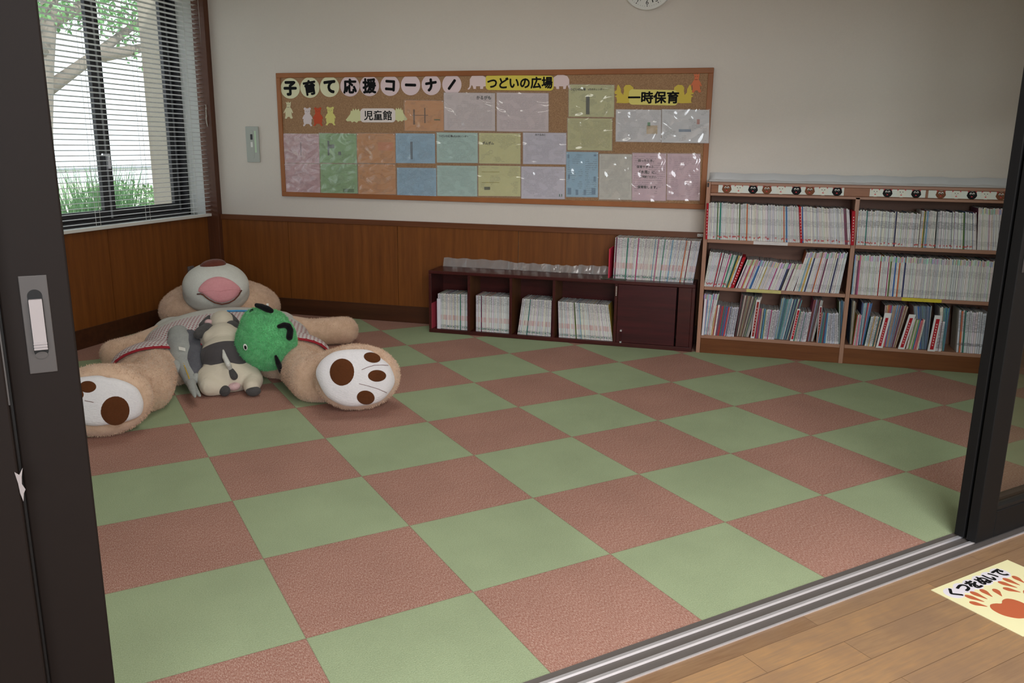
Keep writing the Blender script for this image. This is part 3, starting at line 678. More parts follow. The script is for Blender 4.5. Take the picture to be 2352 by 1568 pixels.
seg(14, (1612, 771), (1629, 772), (1617, 676), (1652, 676), 'spine_top', 'tall pale picture book at the far left end of the bottom shelf', PASTEL, .0, .2)
mb = MB(); mb.hexa([(3.838, YF-.022, ZB+.003), (3.852, YF-.022, ZB+.003), (3.852, YF+.1, ZB+.003), (3.838, YF+.1, ZB+.003), (3.85, YF-.022, .36), (3.866, YF-.022, .36), (3.866, YF+.1, .36), (3.85, YF+.1, .36)])
mb2 = MB(); mb2.col = lin((222, 216, 222)); xa = 3.876; mb2.hexa([(xa, YF-.02, ZB+.0008), (xa+.014, YF-.02, ZB+.0008), (xa+.014, YF+.01, ZB+.0008), (xa, YF+.01, ZB+.0008), (xa+.004, YF-.02, .362), (xa+.018, YF-.02, .362), (xa+.018, YF+.01, .362), (xa+.004, YF+.01, .362)])
tag(mb2.build('plastic_folder', M['paper_plain']), 'whitish plastic folder standing forward at the left end of the bottom shelf', 'folder')
seg(11, (1630, 772), (1664, 774), (1640, 700.5), (1677, 704), 'spine_colour', 'low coloured picture book in the first low cluster, bottom left shelf', CB, -.006)
seg(9, (1664, 774), (1685, 775), (1677, 704), (1697, 707), 'spine_text', 'low white spined picture book in the first low cluster, bottom left shelf', WH, -.006)
seg(15, (1687, 776), (1719, 778), (1703, 679), (1751, 684), 'spine_colour', 'tall dark picture book leaning between the first two low clusters, bottom left shelf', DK, .02)
divider((1726, 776), (1739, 693), .013, ZB, YF-.002, 'brownish red divider with white board, left of the second low cluster, bottom left shelf', board=(.006, .014), rgb=(150, 52, 48))
seg(9, (1734, 778), (1754, 780), (1744, 708), (1763, 710), 'spine_colour', 'low coloured picture book in the second low cluster, bottom left shelf', CB, -.006)
seg(11, (1754, 780), (1778, 781), (1763, 710), (1792, 713), 'spine_text', 'low white spined picture book in the second low cluster, bottom left shelf', WH, -.006)
seg(14, (1779, 781), (1814, 783), (1796, 686), (1844, 690), 'spine_colour', 'tall green and blue picture book leaning in the middle of the bottom left shelf', BLU, .02)
divider((1816, 782), (1832, 712), .012, ZB, YF-.004, 'deep red divider left of the third low cluster, bottom left shelf', board=(.003, .008))
seg(12, (1822, 783), (1851, 786), (1838, 714), (1864, 719), 'spine_text', 'low pale picture book in the third low cluster of the bottom left shelf', WH+CB[2:4], -.006)
seg(8, (1852, 786), (1868, 787), (1870, 690), (1892, 691), 'spine_colour', 'tall dark red picture book leaning right of the third low cluster, bottom left shelf', [(120, 50, 60), (150, 140, 180), (190, 186, 180), (90, 90, 80)], .02)
divider((1877, 786), (1884, 706), .010, ZB, YF+.012, 'small dark red divider left of the fourth low cluster, bottom left shelf', rgb=(128, 36, 44), board=(.003, .006))
seg(10, (1876, 788), (1898, 789), (1889, 717), (1905, 718), 'spine_colour', 'low coloured picture book in the fourth low cluster, bottom left shelf', CB, -.006)
seg(12, (1898, 789), (1926, 791), (1905, 718), (1926, 720), 'spine_text', 'low white spined picture book in the fourth low cluster, bottom left shelf', WH, -.006)
seg(6, (1927, 791), (1938, 792), (1928, 692), (1942, 693), 'spine_colour', 'tall blue picture book at the right end of the bottom left shelf', [(70, 120, 150), (60, 70, 90), (160, 170, 176)], .01)
# bottom shelf, right bay
seg(4, (1951, 794), (1957, 795), (1957, 693), (1968, 695), 'spine_colour', 'tall dark picture book at the left end of the bottom right shelf', DK, .02)
seg(6, (1958, 796), (1970, 797), (1970, 722), (1980, 723), 'spine_colour', 'low pink and white picture book at the left end of the bottom right shelf', [(220, 150, 180), (226, 210, 220), (196, 60, 100), (150, 196, 180)], -.006)
seg(8, (1971, 797), (1984, 798), (1981, 696), (2006, 698.6), 'spine_colour', 'tall coloured picture book in the left part of the bottom right shelf', BLU+CB[:3], .02)
seg(10, (1985, 798), (2010, 799), (2001, 726), (2027, 728.5), 'spine_text', 'low pale picture book left of the first red divider, bottom right shelf', WH+CB[3:6], -.006)
divider((2015, 796), (2033, 728), .016, ZB, YF-.024, 'red divider on white board, first from the left on the bottom right shelf', board=(.014, .03))
seg(15, (2024, 800), (2058, 801), (2034, 701), (2088, 705), 'spine_colour', 'tall picture book leaning between the first two red dividers, bottom right shelf', [(206, 184, 140), (190, 160, 120), (120, 150, 190), (170, 150, 140), (90, 110, 150), (200, 196, 180)], .016)
divider((2066, 796), (2089, 729), .017, ZB, YF-.016, 'red divider on white board, middle one of three on the bottom right shelf', board=(.012, .022))
seg(9, (2080, 802), (2108, 804), (2099, 733), (2125, 735), 'spine_colour', 'low picture book right of the middle red divider, bottom right shelf', [(214, 120, 130), (226, 214, 210), (130, 170, 90), (150, 160, 200), (222, 200, 190)], -.006)
seg(13, (2110, 804), (2132, 805), (2100, 705), (2143, 705.5), 'spine_colour', 'tall greyish picture book between the middle and rightmost red dividers, bottom right shelf', [(110, 130, 150), (80, 100, 130), (170, 176, 180), (120, 140, 140)], .02)
divider((2134, 800), (2149, 731), .02, ZB, YF-.018, 'red divider on white board, rightmost of three on the bottom right shelf', board=(.012, .022))
seg(3, (2145, 806), (2161, 806), (2157, 736), (2171, 737), 'spine_text', 'low white picture book with pale cover right of the rightmost red divider', WH, -.006)
seg(7, (2162, 807), (2170, 807), (2160, 707), (2184, 709), 'spine_colour', 'tall picture book just left of the gap on the bottom right shelf', [(100, 150, 150), (90, 120, 170), (222, 216, 206)], .012)
seg(15, (2197, 809), (2262, 812), (2204, 714), (2272, 720), 'spine_wide', 'white spined picture book standing right of the gap on the bottom right shelf', WH, .0, .12)

# ------------------------------------------------------------------ low cabinet with magazines
cb = thing('low_cabinet', (2.893, -.145, 0), 'low dark maroon cabinet with four open bins and a door, against the panelled back wall', 'cabinet')
CX0, CX1, CZ = 1.972, 3.818, .446
part('top_board', M['maroon'], cb, (CX0, CX1, YF, -.024, CZ-.022, CZ), bevel=.003)
part('bottom_board', M['maroon'], cb, (CX0, CX1, YF, -.024, 0, .028), bevel=.003)
part('side_panel', M['maroon'], cb, (CX0, CX0+.02, YF+.001, -.026, .0285, CZ-.0225)); part('side_panel', M['maroon'], cb, (CX1-.02, CX1, YF+.001, -.026, .0285, CZ-.0225))
part('back_panel', M['maroon'], cb, (CX0+.02, CX1-.02, -.034, -.025, .0285, CZ-.0225))
DV = [2.263, 2.568, 2.872, 3.296]
for x in DV:
    mb = MB(); mb.box(x, x+.018, YF+.001, -.035, .0285, CZ-.0225); o = mb.build('divider', [M['maroon'], M['divider_wood']], cb)
    o.data.polygons[1].material_index = 1
dr = part('door', M['maroon_door'], cb, (3.317, 3.70, YF+.002, YF+.02, .03, CZ-.024), bevel=.002)
mb = MB(); xh = 3.349
mb.tube([(xh, YF-.012, .036), (xh, YF-.012, .112)], .004, 8); mb.build('handle', M['maroon_door'], dr)
mb = MB()
for z in (.034, .112): mb.box(xh-.006, xh+.006, YF-.016, YF+.002, z-.005, z+.006)
tag(mb.build('handle_end', M['steel'], dr, bevel=.001), 'silver handle ends')
part('stile', M['maroon'], cb, (3.712, CX1-.021, YF+.003, YF+.02, .029, CZ-.023), bevel=.002)
mb = MB(); mb.col = lin((196, 190, 180))
for k in range(6): mb.box(3.302, 3.309, YF+.0002, YF+.001, .345+.011*k, .352+.011*k)
mb.build('maker_mark', M['paper_plain'], cb)
GM = 'magazines in and on the low cabinet'; MG = 'magazine'
ZM = .0285
def mrow(n, b0, b1, t0, t1, label, dy=.02, vivid=.05, zb=ZM): row('magazine', MG, n, (b0, b1), (t0, t1), zb, YF+dy, 'spine_magazine', label, GM, vivid=vivid, depth=.17, hj=.002, yj=.004)
mrow(30, (1003, 757), (1073.5, 761), (1003, 675), (1073.5, 678), 'white spined magazine standing in the leftmost open bin of the maroon cabinet')
mrow(34, (1091, 764), (1168, 768), (1091, 679.5), (1168.5, 684), 'white spined magazine standing in the second open bin of the maroon cabinet')
mrow(32, (1186.5, 770), (1263, 775), (1198, 687), (1265.5, 691.5), 'white spined magazine leaning in the third open bin of the maroon cabinet')
mrow(50, (1282, 777), (1406, 785.5), (1280, 693.5), (1396, 702), 'white spined magazine leaning left in the wide fourth bin beside the cabinet door')
mrow(78, (1404, 637), (1590, 646), (1409, 548), (1608, 557), 'white spined magazine in the upright row on top of the maroon cabinet', .08, .1, CZ)
divider((988.5, 757), (987.5, 696), .013, ZM, YF+.004, 'faded red divider at the left end of the leftmost cabinet bin', rgb=(176, 66, 80))
mb = MB(); mb.col = lin((220, 216, 226)); mb.box(2.03, 2.055, YF+.012, YF+.14, ZM, .245); tag(mb.build('plastic_folder', M['paper_plain']), 'whitish folder right of the red divider in the leftmost cabinet bin', 'folder')
mb = MB(); mb.col = lin((206, 60, 84)); xa = at(1401, 637, Y=YF+.08).x; mb.box(xa-.012, xa-.004, YF+.075, YF+.24, CZ+.0005, CZ+.2); tag(mb.build('plastic_folder', M['paper_plain']), 'pink edged folder at the left end of the magazines on the cabinet', 'folder')
# clear sleeves and a mat lying on the cabinet top
for x0, x1, h, lb in ((2.0, 2.5, .062, 'leftmost clear plastic sleeve standing behind the cabinet top'), (2.49, 2.80, .052, 'clear plastic sleeve second from left behind the cabinet top'), (2.77, 3.02, .05, 'clear plastic sleeve third from left behind the cabinet top'), (3.0, 3.30, .058, 'crumpled clear plastic sleeve left of the magazines on the cabinet')):
    mb = MB(); n = 14; vs = []
    for k in range(n+1):
        f = k/n; x = x0+(x1-x0)*f; w = .004*math.sin(k*2.1)+.003*math.sin(k*5)
        vs += [(x, -.05+w, CZ+.0012), (x, -.03+w*.5, CZ+h+.004*math.sin(k*1.7))]
    fs = [(2*k, 2*k+2, 2*k+3, 2*k+1) for k in range(n)]
    mb.add(vs, fs); o = mb.build('plastic_sleeve', M['plastic_sheet']); tag(o, lb, 'plastic sleeve', 'clear sleeves on the cabinet top')
    sm = o.modifiers.new('s', 'SOLIDIFY'); sm.thickness = .0006
plain('mat_olive', (74, 78, 66), .4)
mb = MB(); mb.box(3.19, 3.36, -.235, -.08, CZ+.0005, CZ+.004); tag(mb.build('small_mat', M['mat_olive'], bevel=.001), 'dark olive mat under the left end of the magazines on the cabinet', 'mat')
# small metal bracket on the dado rail and the folded vinyl along the top of the bookcase
o = thing('rail_bracket', (3.815, -.023, .735), 'small white metal bracket on the end of the wooden dado rail', 'bracket')
mb = MB(); mb.box(3.795, 3.833, -.025, -.0225, .733, .752); mb.build('plate', M['white_plastic'], o, bevel=.0008)
mb = MB()
for x in (3.803, 3.824): mb.tube([(x, -.0252, .7425), (x, -.0265, .7425)], .0022, 8)
mb.build('screw', M['black'], o)
mb = MB(); n = 40; vs = []
for k in range(n+1):
    x = 3.85+(5.64-3.85)*k/n; w = .004*math.sin(k*.9)+.003*math.sin(k*2.3)
    vs += [(x, -.13, 1.1015), (x, -.05, 1.1035+abs(w)), (x, -.012+w*.5, 1.112+w), (x, -.006, 1.152+w*.6)]
fs = [(4*k+j, 4*k+4+j, 4*k+5+j, 4*k+1+j) for k in range(n) for j in range(3)]
mb.add(vs, fs); o = mb.build('vinyl_sheet', M['vinyl'], smooth=True); tag(o, 'milky clear vinyl sheet lying along the wall on top of the bookcase', 'vinyl sheet'); sm = o.modifiers.new('s', 'SOLIDIFY'); sm.thickness = .001

# ------------------------------------------------------------------ wall clock and switch plate
ck = thing('wall_clock', (3.39, -.02, 2.15), 'round white wall clock with black numerals high on the back wall', 'clock')
cc = (3.392, 2.323); RR = .163
fr = frame((cc[0], 0, cc[1]), (1, 0, 0), (0, 0, 1), (0, -1, 0))
mb = MB(); mb.prism(circle(0, 0, RR, n=64), fr, 0.0005, .04); o = mb.build('case', M['white_plastic'], ck, bevel=.006, seg=3)
mb = MB(); mb.prism(circle(0, 0, RR*.93, n=64), fr, .04, .0405); mb.build('dial', M['white_plastic'], ck)
mb = MB()
for k in range(60):
    t = 2*PI*k/60; l = .008 if k % 5 == 0 else .004; w = .0022 if k % 5 == 0 else .0008; c, s_ = math.sin(t), math.cos(t)
    mb.prism([(c*(RR*.88)+s_*w, s_*(RR*.88)-c*w), (c*(RR*.88-l)+s_*w, s_*(RR*.88-l)-c*w), (c*(RR*.88-l)-s_*w, s_*(RR*.88-l)+c*w), (c*(RR*.88)-s_*w, s_*(RR*.88)+c*w)], fr, .0405, .0408)
mb.build('minute_marks', M['ink'], ck)
mb = MB()
for k in range(1, 13): text_into(mb, str(k), .04, fr, math.sin(2*PI*k/12)*RR*.72, math.cos(2*PI*k/12)*RR*.72, .0409)
mb.build('numerals', M['ink'], ck)
def hand(t, l, w, z, name):
    mb = MB(); c, s_ = math.sin(t), math.cos(t); mb.prism([(c*l+s_*w, s_*l-c*w), (c*l-s_*w, s_*l+c*w), (-c*.02-s_*w, -s_*.02+c*w), (-c*.02+s_*w, -s_*.02-c*w)], fr, z, z+.0012); mb.build(name, M['ink'], ck)
hand(math.radians(163), .125, .0028, .043, 'minute_hand'); hand(math.radians(202), .118, .0012, .0455, 'second_hand'); hand(math.radians(315), .085, .004, .0415, 'hour_hand')
sw = thing('wall_switch', (.455, -.005, 1.16), 'tall grey wall switch plate between window post and notice board', 'switch')
fr = frame((.455, 0, 1.293), (1, 0, 0), (0, 0, 1), (0, -1, 0))
mb = MB(); mb.prism(rrect(-.055, -.132, .055, .132, .006), fr, .0005, .012); mb.build('plate', M['switch_grey'], sw, bevel=.002)
mb = MB(); mb.prism(rrect(-.024, -.105, .012, .105, .018, 8), fr, .012, .0135); mb.build('key_panel', M['switch_grey'], sw, bevel=.001)
mb = MB(); mb.prism(rrect(-.014, .035, .004, .075, .002), fr, .0135, .015); mb.build('button', M['alu_dark'], sw); mb = MB(); mb.prism(rrect(-.014, -.02, .004, .018, .002), fr, .0135, .015); mb.build('button', M['white_plastic'], sw)
mb = MB(); mb.col = lin((190, 214, 186)); mb.prism(rrect(.018, -.06, .034, .1, .001), fr, .012, .0125, False); mb.build('name_strip', M['paper_plain'], sw)

# ------------------------------------------------------------------ notice board
Q = np.array([(640, 168), (1638, 155), (1622, 480), (648, 450)], float)          # photo corners of the board
RC = np.array([(.69, 1.806), (3.832, 1.806), (3.832, .913), (.69, .913)])
A_ = []; B_ = []
for (x, y), (X, Z) in zip(Q, RC): A_ += [[x, y, 1, 0, 0, 0, -X*x, -X*y], [0, 0, 0, x, y, 1, -Z*x, -Z*y]]; B_ += [X, Z]
H = np.linalg.solve(np.array(A_), np.array(B_))
def bp(x, y):
    d = H[6]*x+H[7]*y+1; return ((H[0]*x+H[1]*y+H[2])/d, (H[3]*x+H[4]*y+H[5])/d)
nb = thing('notice_board', (2.26, -.01, .913), 'long cork notice board with a brown wooden frame on the back wall', 'notice board')
x0, x1, z0, z1 = .69, 3.832, .913, 1.806; fw = .034
part('cork_panel', M['cork'], nb, (x0+fw-.002, x1-fw+.002, -.014, -.001, z0+fw-.002, z1-fw+.002), bevel=0)
for b in ((x0, x1, -.024, -.001, z1-fw, z1), (x0, x1, -.024, -.001, z0, z0+fw), (x0, x0+fw, -.024, -.001, z0+fw, z1-fw), (x1-fw, x1, -.024, -.001, z0+fw, z1-fw)): part('frame_rail', M['board_frame'], nb, b, bevel=.003)
YB = -.0145
BF = frame((0, YB, 0), (1, 0, 0), (0, 0, 1), (0, -1, 0))
random.seed(3)
def bpoly(name, cat, pts_px, rgb, label, group=None, w=.001, lift=0.0):
    """a cut-out paper shape, outline in photo pixels on the board"""
    P = [bp(*p) for p in pts_px]; a = np.array(P); c = a.mean(0)
    o = thing(name, (c[0], YB-lift, a[:, 1].min()), label, cat, group); mb = MB(); mb.col = lin(rgb); mb.prism(P, BF, .0004+lift, .0004+lift+w); mb.build('paper', M['paper_plain'], o)
    return o
def btext(o, s, px, py, hpx, bold=.03, rot=0, lift=.0016, maxw=None, name='lettering', hs=1):
    X, Z = bp(px, py); Z2 = bp(px, py+hpx)[1]; mb = MB(); text_into(mb, s, (Z-Z2)*1.05, BF, X, Z, lift, bold, math.radians(rot), maxw, hs)
    if mb.v: mb.build(name, M['ink'], o)
T9 = '子育て応援コーナー'
CXP = [(671.5, 202.6), (716.4, 200.8), (761.5, 198.8), (808, 197.5), (852.6, 196.8), (899.7, 196.2), (946.5, 194.8), (993.6, 194.4), (1040.7, 193.7)]
ORD = ['first', 'second', 'third', 'fourth', 'fifth', 'sixth', 'seventh', 'eighth', 'ninth']
for i, (ch, (x, y)) in enumerate(zip(T9, CXP)):
    rgb = (226, 224, 190) if i < 3 else (228, 206, 210)
    o = bpoly('title_disc', 'paper disc', [(x+a, y+b) for a, b in circle(0, 0, 22, 23.5, 30)], rgb, f"{'cream' if i < 3 else 'pale pink'} paper disc with the character {ch}, {ORD[i]} of the notice board title", 'title discs on the notice board', .001, .0004*(i % 2))
    rot = [0, 8, 0, 0, 0, -4, -2, 8, 52][i]
    btext(o, ch, x, y, 33 if i < 5 else 30, .045 if i in (1, 3, 4) else .06, rot, .0025, None, 'character')
def banner(x0, y0, x1, y1, rgb, s, hp, label, sk=0, maxw=None):
    o = bpoly('section_banner', 'paper banner', [(a, b+sk*(a-x0)) for a, b in rrect(x0, y0, x1, y1, 8)], rgb, label, None, .001, .0016)
    btext(o, s, (x0+x1)/2, (y0+y1)/2+sk*(x1-x0)/2, hp, .036 if len(s) != 3 else .02, 0, .0034, maxw); return o
banner(1118, 172, 1273, 206, (222, 204, 90), 'つどいの広場', 26, 'yellow banner reading つどいの広場 between two paper elephants', .01, -.455)
banner(1445, 204, 1556, 239, (226, 214, 124), '一時保育', 27, 'yellow banner reading 一時保育 between two paper squirrels', .02, -.325)
banner(831, 248, 911, 280, (232, 220, 216), '児童館', 22, 'pale pink banner reading 児童館 between two paper hedgehogs', 0, -.215)
def shape(name, cat, pts, x, y, w, h, rgb, label, group=None, flip=False, extra=None, lift=0):
    o = bpoly(name, cat, [(x+(1-a if flip else a)*w, y+(1-b)*h) for a, b in pts], rgb, label, group, .001, lift)
    if extra:
        mb = MB(); mb.col = lin(tuple(v*.62 for v in rgb))
        for cx_, cy_, rx_, ry_ in extra:
            X, Z = bp(x+(1-cx_ if flip else cx_)*w, y+(1-cy_)*h); X2, Z2 = bp(x+(1-cx_ if flip else cx_)*w+rx_*w, y+(1-cy_)*h-ry_*h)
            mb.prism(circle(X, Z, abs(X2-X), abs(Z2-Z), 12), BF, lift+.0015, lift+.0018)
        mb.build('face_marks', M['paper_plain'], o)
    return o
half = [(0, .95), (.10, .95), (.2, 1.0), (.34, .98), (.36, .9), (.28, .86), (.28, .72), (.24, .66), (.36, .58), (.48, .46), (.5, .38), (.42, .38), (.38, .42), (.42, .28), (.36, .14), (.44, .06), (.46, .01), (.3, 0), (.22, .08), (.1, .13), (0, .12)]
BEAR = [(.5+a, b) for a, b in half] + [(.5-a, b) for a, b in half[::-1]]
MK = [(.38, .8, .05, .012), (.62, .8, .05, .012), (.5, .76, .03, .012)]
GB = 'cut-out paper animals on the notice board'
shape('paper_bear', 'paper cut-out', BEAR, 698, 246, 23, 43, (222, 208, 210), 'whitish standing paper bear on the cork board', GB, extra=MK)
shape('paper_bear', 'paper cut-out', BEAR, 722, 245.5, 23, 43, (196, 84, 56), 'red orange standing paper bear between the two pale bears', GB, extra=MK, lift=.0004)
shape('paper_bear', 'paper cut-out', BEAR, 750, 244, 24, 43, (222, 214, 132), 'yellow standing paper bear on the cork board', GB, extra=MK)
CAT = [(.35, .8), (.25, .98), (.42, .9), (.5, 1), (.58, .9), (.78, .98), (.75, .78), (.7, .66), (.85, .55), (1, .35), (.9, .32), (.8, .42), (.85, .2), (.95, .04), (.75, 0), (.6, .12), (.4, .1), (.3, 0), (.12, .02), (.2, .2), (.18, .42), (.05, .3), (0, .36), (.2, .56), (.32, .66)]
MC = [(.42, .82, .05, .015), (.6, .82, .05, .015), (.5, .66, .16, .014)]
shape('paper_cat', 'paper cut-out', CAT, 655, 232, 22, 40, (222, 216, 180), 'small cream paper cat at the left edge of the board', GB, extra=MC)
shape('paper_cat', 'paper cut-out', CAT, 1585, 167, 26, 45, (216, 122, 86), 'orange paper cat at the top right corner of the board', GB, extra=MC, lift=.003)
HOG = [(0, .2), (.12, .36), (.3, .62), (.34, .86), (.42, .8), (.48, 1), (.56, .84), (.66, 1), (.72, .86), (.84, .98), (.9, .8), (1, .84), (1, .14), (.8, .12), (.7, 0), (.55, .1), (.4, .02), (.32, .12), (.1, .1)]
shape('paper_hedgehog', 'paper cut-out', HOG, 797, 248, 36, 33, (218, 218, 168), 'pale yellow paper hedgehog left of the pink banner', GB, lift=.0003)
shape('paper_hedgehog', 'paper cut-out', HOG, 908, 246, 30, 33, (218, 218, 168), 'pale yellow paper hedgehog right of the pink banner', GB, True, lift=.0003)
ELE = [(0, .02), (.08, 0), (.16, .12), (.2, .3), (.26, .24), (.3, .04), (.42, .04), (.42, .22), (.62, .22), (.62, .04), (.76, .04), (.78, .2), (.9, .22), (.94, .4), (1, .36), (.95, .6), (.88, .82), (.7, .98), (.45, 1), (.22, .9), (.12, .68), (.12, .4), (.1, .18)]
shape('paper_elephant', 'paper cut-out', ELE, 1076, 171, 47, 34, (228, 206, 206), 'pale pink paper elephant left of the yellow banner', GB, lift=.0003)
shape('paper_elephant', 'paper cut-out', ELE, 1268, 171, 46, 34, (228, 206, 206), 'pale pink paper elephant right of the yellow banner', GB, True, lift=.0003)
SQR = [(.02, .5), (.0, .62), (.12, .7), (.14, .9), (.2, 1), (.26, .9), (.34, .74), (.34, .58), (.46, .44), (.5, .66), (.48, .82), (.58, .96), (.8, .98), (.98, .84), (1, .6), (.9, .3), (.92, .04), (.6, 0), (.1, .02), (.14, .12), (.12, .32), (.02, .36), (.16, .46)]
shape('paper_squirrel', 'paper cut-out', SQR, 1411.5, 193, 44, 43, (214, 190, 84), 'yellow paper squirrel left of the lower yellow banner', GB, lift=.0003)
shape('paper_squirrel', 'paper cut-out', SQR, 1547, 193, 46, 43, (214, 190, 84), 'yellow paper squirrel right of the lower yellow banner', GB, True, lift=.0003)
def notice(x0, y0, x1, y1, rgb, label, kind='print_body', marks=(), lift=.0, skew=0, titles=()):
    P = [bp(x0, y1), bp(x1+skew, y1+.012*(x1-x0)), bp(x1, y0+.012*(x1-x0)), bp(x0+skew, y0)]
    c = np.array(P).mean(0); o = thing('notice_sheet', (c[0], YB-lift, P[0][1]), label, 'notice', 'notices on the cork board')
    mb = MB(); mb.col = lin(rgb); mb.prism(P, BF, .0006+lift, .0014+lift, True); mb.build('sheet', M[kind], o)
    if marks:
        mb = MB()
        for rgbm, a, b, c_, d in marks:
            mb.col = lin(rgbm); q = [bp(x0+(x1-x0)*u, y0+(y1-y0)*v) for u, v in ((a, d), (c_, d), (c_, b), (a, b))]; mb.prism(q, BF, .0014+lift, .0017+lift)
        mb.build('printed_block', M['paper_plain'], o)
    for s, u, v, hp, mw in titles: btext(o, s, x0+(x1-x0)*u, y0+(y1-y0)*v, hp, .03, 0, .0019+lift, mw, 'heading')
    n, m = 9, 7; vs = []; ph = random.random()*9
    for j in range(m+1):
        for i in range(n+1):
            u, v = -.015+1.03*i/n, -.02+1.04*j/m; q = [(P[0][k]*(1-u)+P[1][k]*u)*(1-v)+(P[3][k]*(1-u)+P[2][k]*u)*v for k in (0, 1)]
            vs.append(BF(q[0], q[1], .0036+lift+.0012*math.sin(i*1.3+j*.7+ph)+.0012*math.sin(j*2.1-i*.6+ph*2)))
    mb = MB(); mb.add(vs, [(j*(n+1)+i, j*(n+1)+i+1, (j+1)*(n+1)+i+1, (j+1)*(n+1)+i) for j in range(m) for i in range(n)])
    tag(mb.build('clear_sleeve', M['sleeve'], o, smooth=True), 'shiny clear plastic sleeve')
    mb = MB()
    for u, v in ((.03, .04), (.97, .04)):
        X, Z = bp(x0+(x1-x0)*u, y0+(y1-y0)*v); mb.ell(BF(X, Z, .006+lift), (.003, .002, .003), None, 10, 6)
    mb.build('push_pin', M['white_plastic'], o, smooth=True)
PINK, GRN, ORG, BLU2, TEAL, YEL, LAV = (212, 172, 176), (150, 186, 134), (212, 150, 94), (156, 190, 212), (184, 212, 204), (216, 212, 154), (212, 206, 218)
GR = (110, 116, 110)
notice(653, 306, 735, 373, PINK, 'pink notice in the upper row at the left edge of the board', marks=[((150, 120, 126), .47, .3, .5, .75)])
notice(735.5, 305, 821, 373, GRN, 'green notice in the upper row, right of the pink one', 'print_sparse', [(GR, .22, .25, .27, .75), (GR, .26, .38, .4, .5), (GR, .5, .62, .58, .74)])
notice(822, 305, 909.5, 373, ORG, 'orange notice in the upper row, right of the green one', 'print_sparse', [((214, 140, 96), .55, .3, .95, .58)])
notice(911, 305, 1001, 373, BLU2, 'blue notice in the upper row with a dark vertical bar', 'print_body', [((100, 116, 130), .37, .28, .43, .88)])
notice(1005, 303, 1099, 372, TEAL, 'pale teal calendar notice in the upper row below the pink white sheets', 'print_body', (), titles=[('つどいの広場', .22, .12, 5.5, .11), ('6月のカレンダー', .58, .13, 5, .12)])
notice(1102, 304, 1197, 374, YEL, 'yellow notice with the heading ポムポム in the upper row', 'print_sparse', (), titles=[('ポムポム', .22, .33, 7, .09)])
notice(1203, 303, 1302, 375, LAV, 'pale lavender notice in the upper row, right of the yellow one', 'print_fine', (), titles=[('みけるみに', .4, .07, 5, .1)])
notice(653, 374.5, 735, 441.5, PINK, 'pink notice in the lower row at the left edge of the board', 'print_sparse')
notice(737, 375, 821.5, 442.5, GRN, 'green notice in the lower row with a drawing at its foot', 'print_sparse', [((96, 130, 84), .6, .86, .9, .98)])
notice(823.5, 375.5, 909.5, 445, ORG, 'orange notice in the lower row, right of the green one', 'print_sparse')
notice(913, 384, 1003, 453, BLU2, 'blue notice hanging low in the lower row, right of the orange one', 'print_body')
notice(1005, 379, 1097.5, 449, TEAL, 'pale teal notice in the lower row under the calendar', 'print_fine')
notice(1100, 379, 1197, 449, YEL, 'yellow notice in the lower row with a sheep outline', 'print_sparse', [((170, 160, 84), .08, .2, .5, .22), ((170, 160, 84), .08, .55, .5, .57), ((90, 90, 60), .14, .7, .28, .8)])
notice(1199, 381, 1299, 455, LAV, 'pale lavender notice in the lower row with two small green feet', 'print_body', [((60, 110, 96), .87, .86, .89, .94), ((60, 110, 96), .92, .86, .94, .94)])
notice(932, 229.5, 1022, 299, ORG, 'orange map notice beside the pale pink banner', 'print_sparse', [((110, 76, 50), .22, .3, .26, .8), ((110, 76, 50), .2, .48, .6, .5), ((110, 76, 50), .5, .25, .53, .75), ((96, 100, 66), .75, .62, .9, .66)])
notice(1022.5, 212, 1139, 298, (218, 204, 204), 'pale pink newsletter headed かるがも near the top of the board', 'print_fine', (), .0004, 0, [('かるがも', .78, .13, 9, .17)])
notice(1143, 212, 1261, 300, (218, 202, 204), 'pale pink newsletter of two columns under the elephant banner', 'print_fine')
notice(1307.5, 193.5, 1411, 266.5, (202, 200, 150), 'pale olive calendar sheet with a dark bar under the elephant banner', 'print_sparse', [((84, 86, 74), .38, .37, .46, .93)], titles=[('つどいの広場', .2, .15, 6, .13), ('6月のカレンダー', .6, .15, 5, .13)])
notice(1305, 270, 1407, 343, (202, 198, 146), 'pale olive sheet with boxed paragraphs under the calendar sheet', 'print_body')
notice(1415.5, 250, 1519, 323.5, (220, 218, 220), 'white leaflet with a small picture of children under the squirrel banner', 'print_fine', [((200, 180, 150), .68, .5, .92, .76), ((110, 160, 120), .7, .4, .76, .52)])
notice(1521, 250, 1629, 325.5, (220, 220, 222), 'white leaflet in crinkled plastic at the right edge of the board', 'print_sparse', [((196, 140, 130), .74, .3, .8, .45), ((130, 150, 170), .36, .6, .62, .68)], .011)
notice(1302, 347, 1375.5, 451, (156, 192, 214), 'tall light blue notice with a drawn flag and flower border', 'print_sparse', [((112, 144, 168), .04, .06, .1, .14), ((112, 144, 168), .86, .06, .94, .1), ((112, 144, 168), .05, .8, .16, .95), ((112, 144, 168), .3, .84, .38, .96), ((112, 144, 168), .55, .84, .63, .96), ((112, 144, 168), .8, .8, .92, .95), ((112, 144, 168), .06, .5, .12, .6), ((112, 144, 168), .86, .55, .93, .66)])
notice(1378, 352, 1453, 457, (206, 202, 192), 'tall greyish table notice right of the light blue one', 'print_fine')
notice(1454, 350, 1532, 459, (216, 186, 196), 'tall pink notice with large headings about childcare support', 'print_sparse', (), .0003, 0, [('困ったとき、', .4, .16, 6.5, .13), ('保育サポート', .38, .29, 6.5, .17), ('「木馬」に、', .46, .4, 8, .17), ('ご相談ください。', .48, .5, 5, .17), ('保育致します。', .45, .72, 7, .19)])
notice(1534, 351, 1610, 458, (216, 186, 196), 'tall pink notice of small print, last at the right of the lower row', 'print_body')

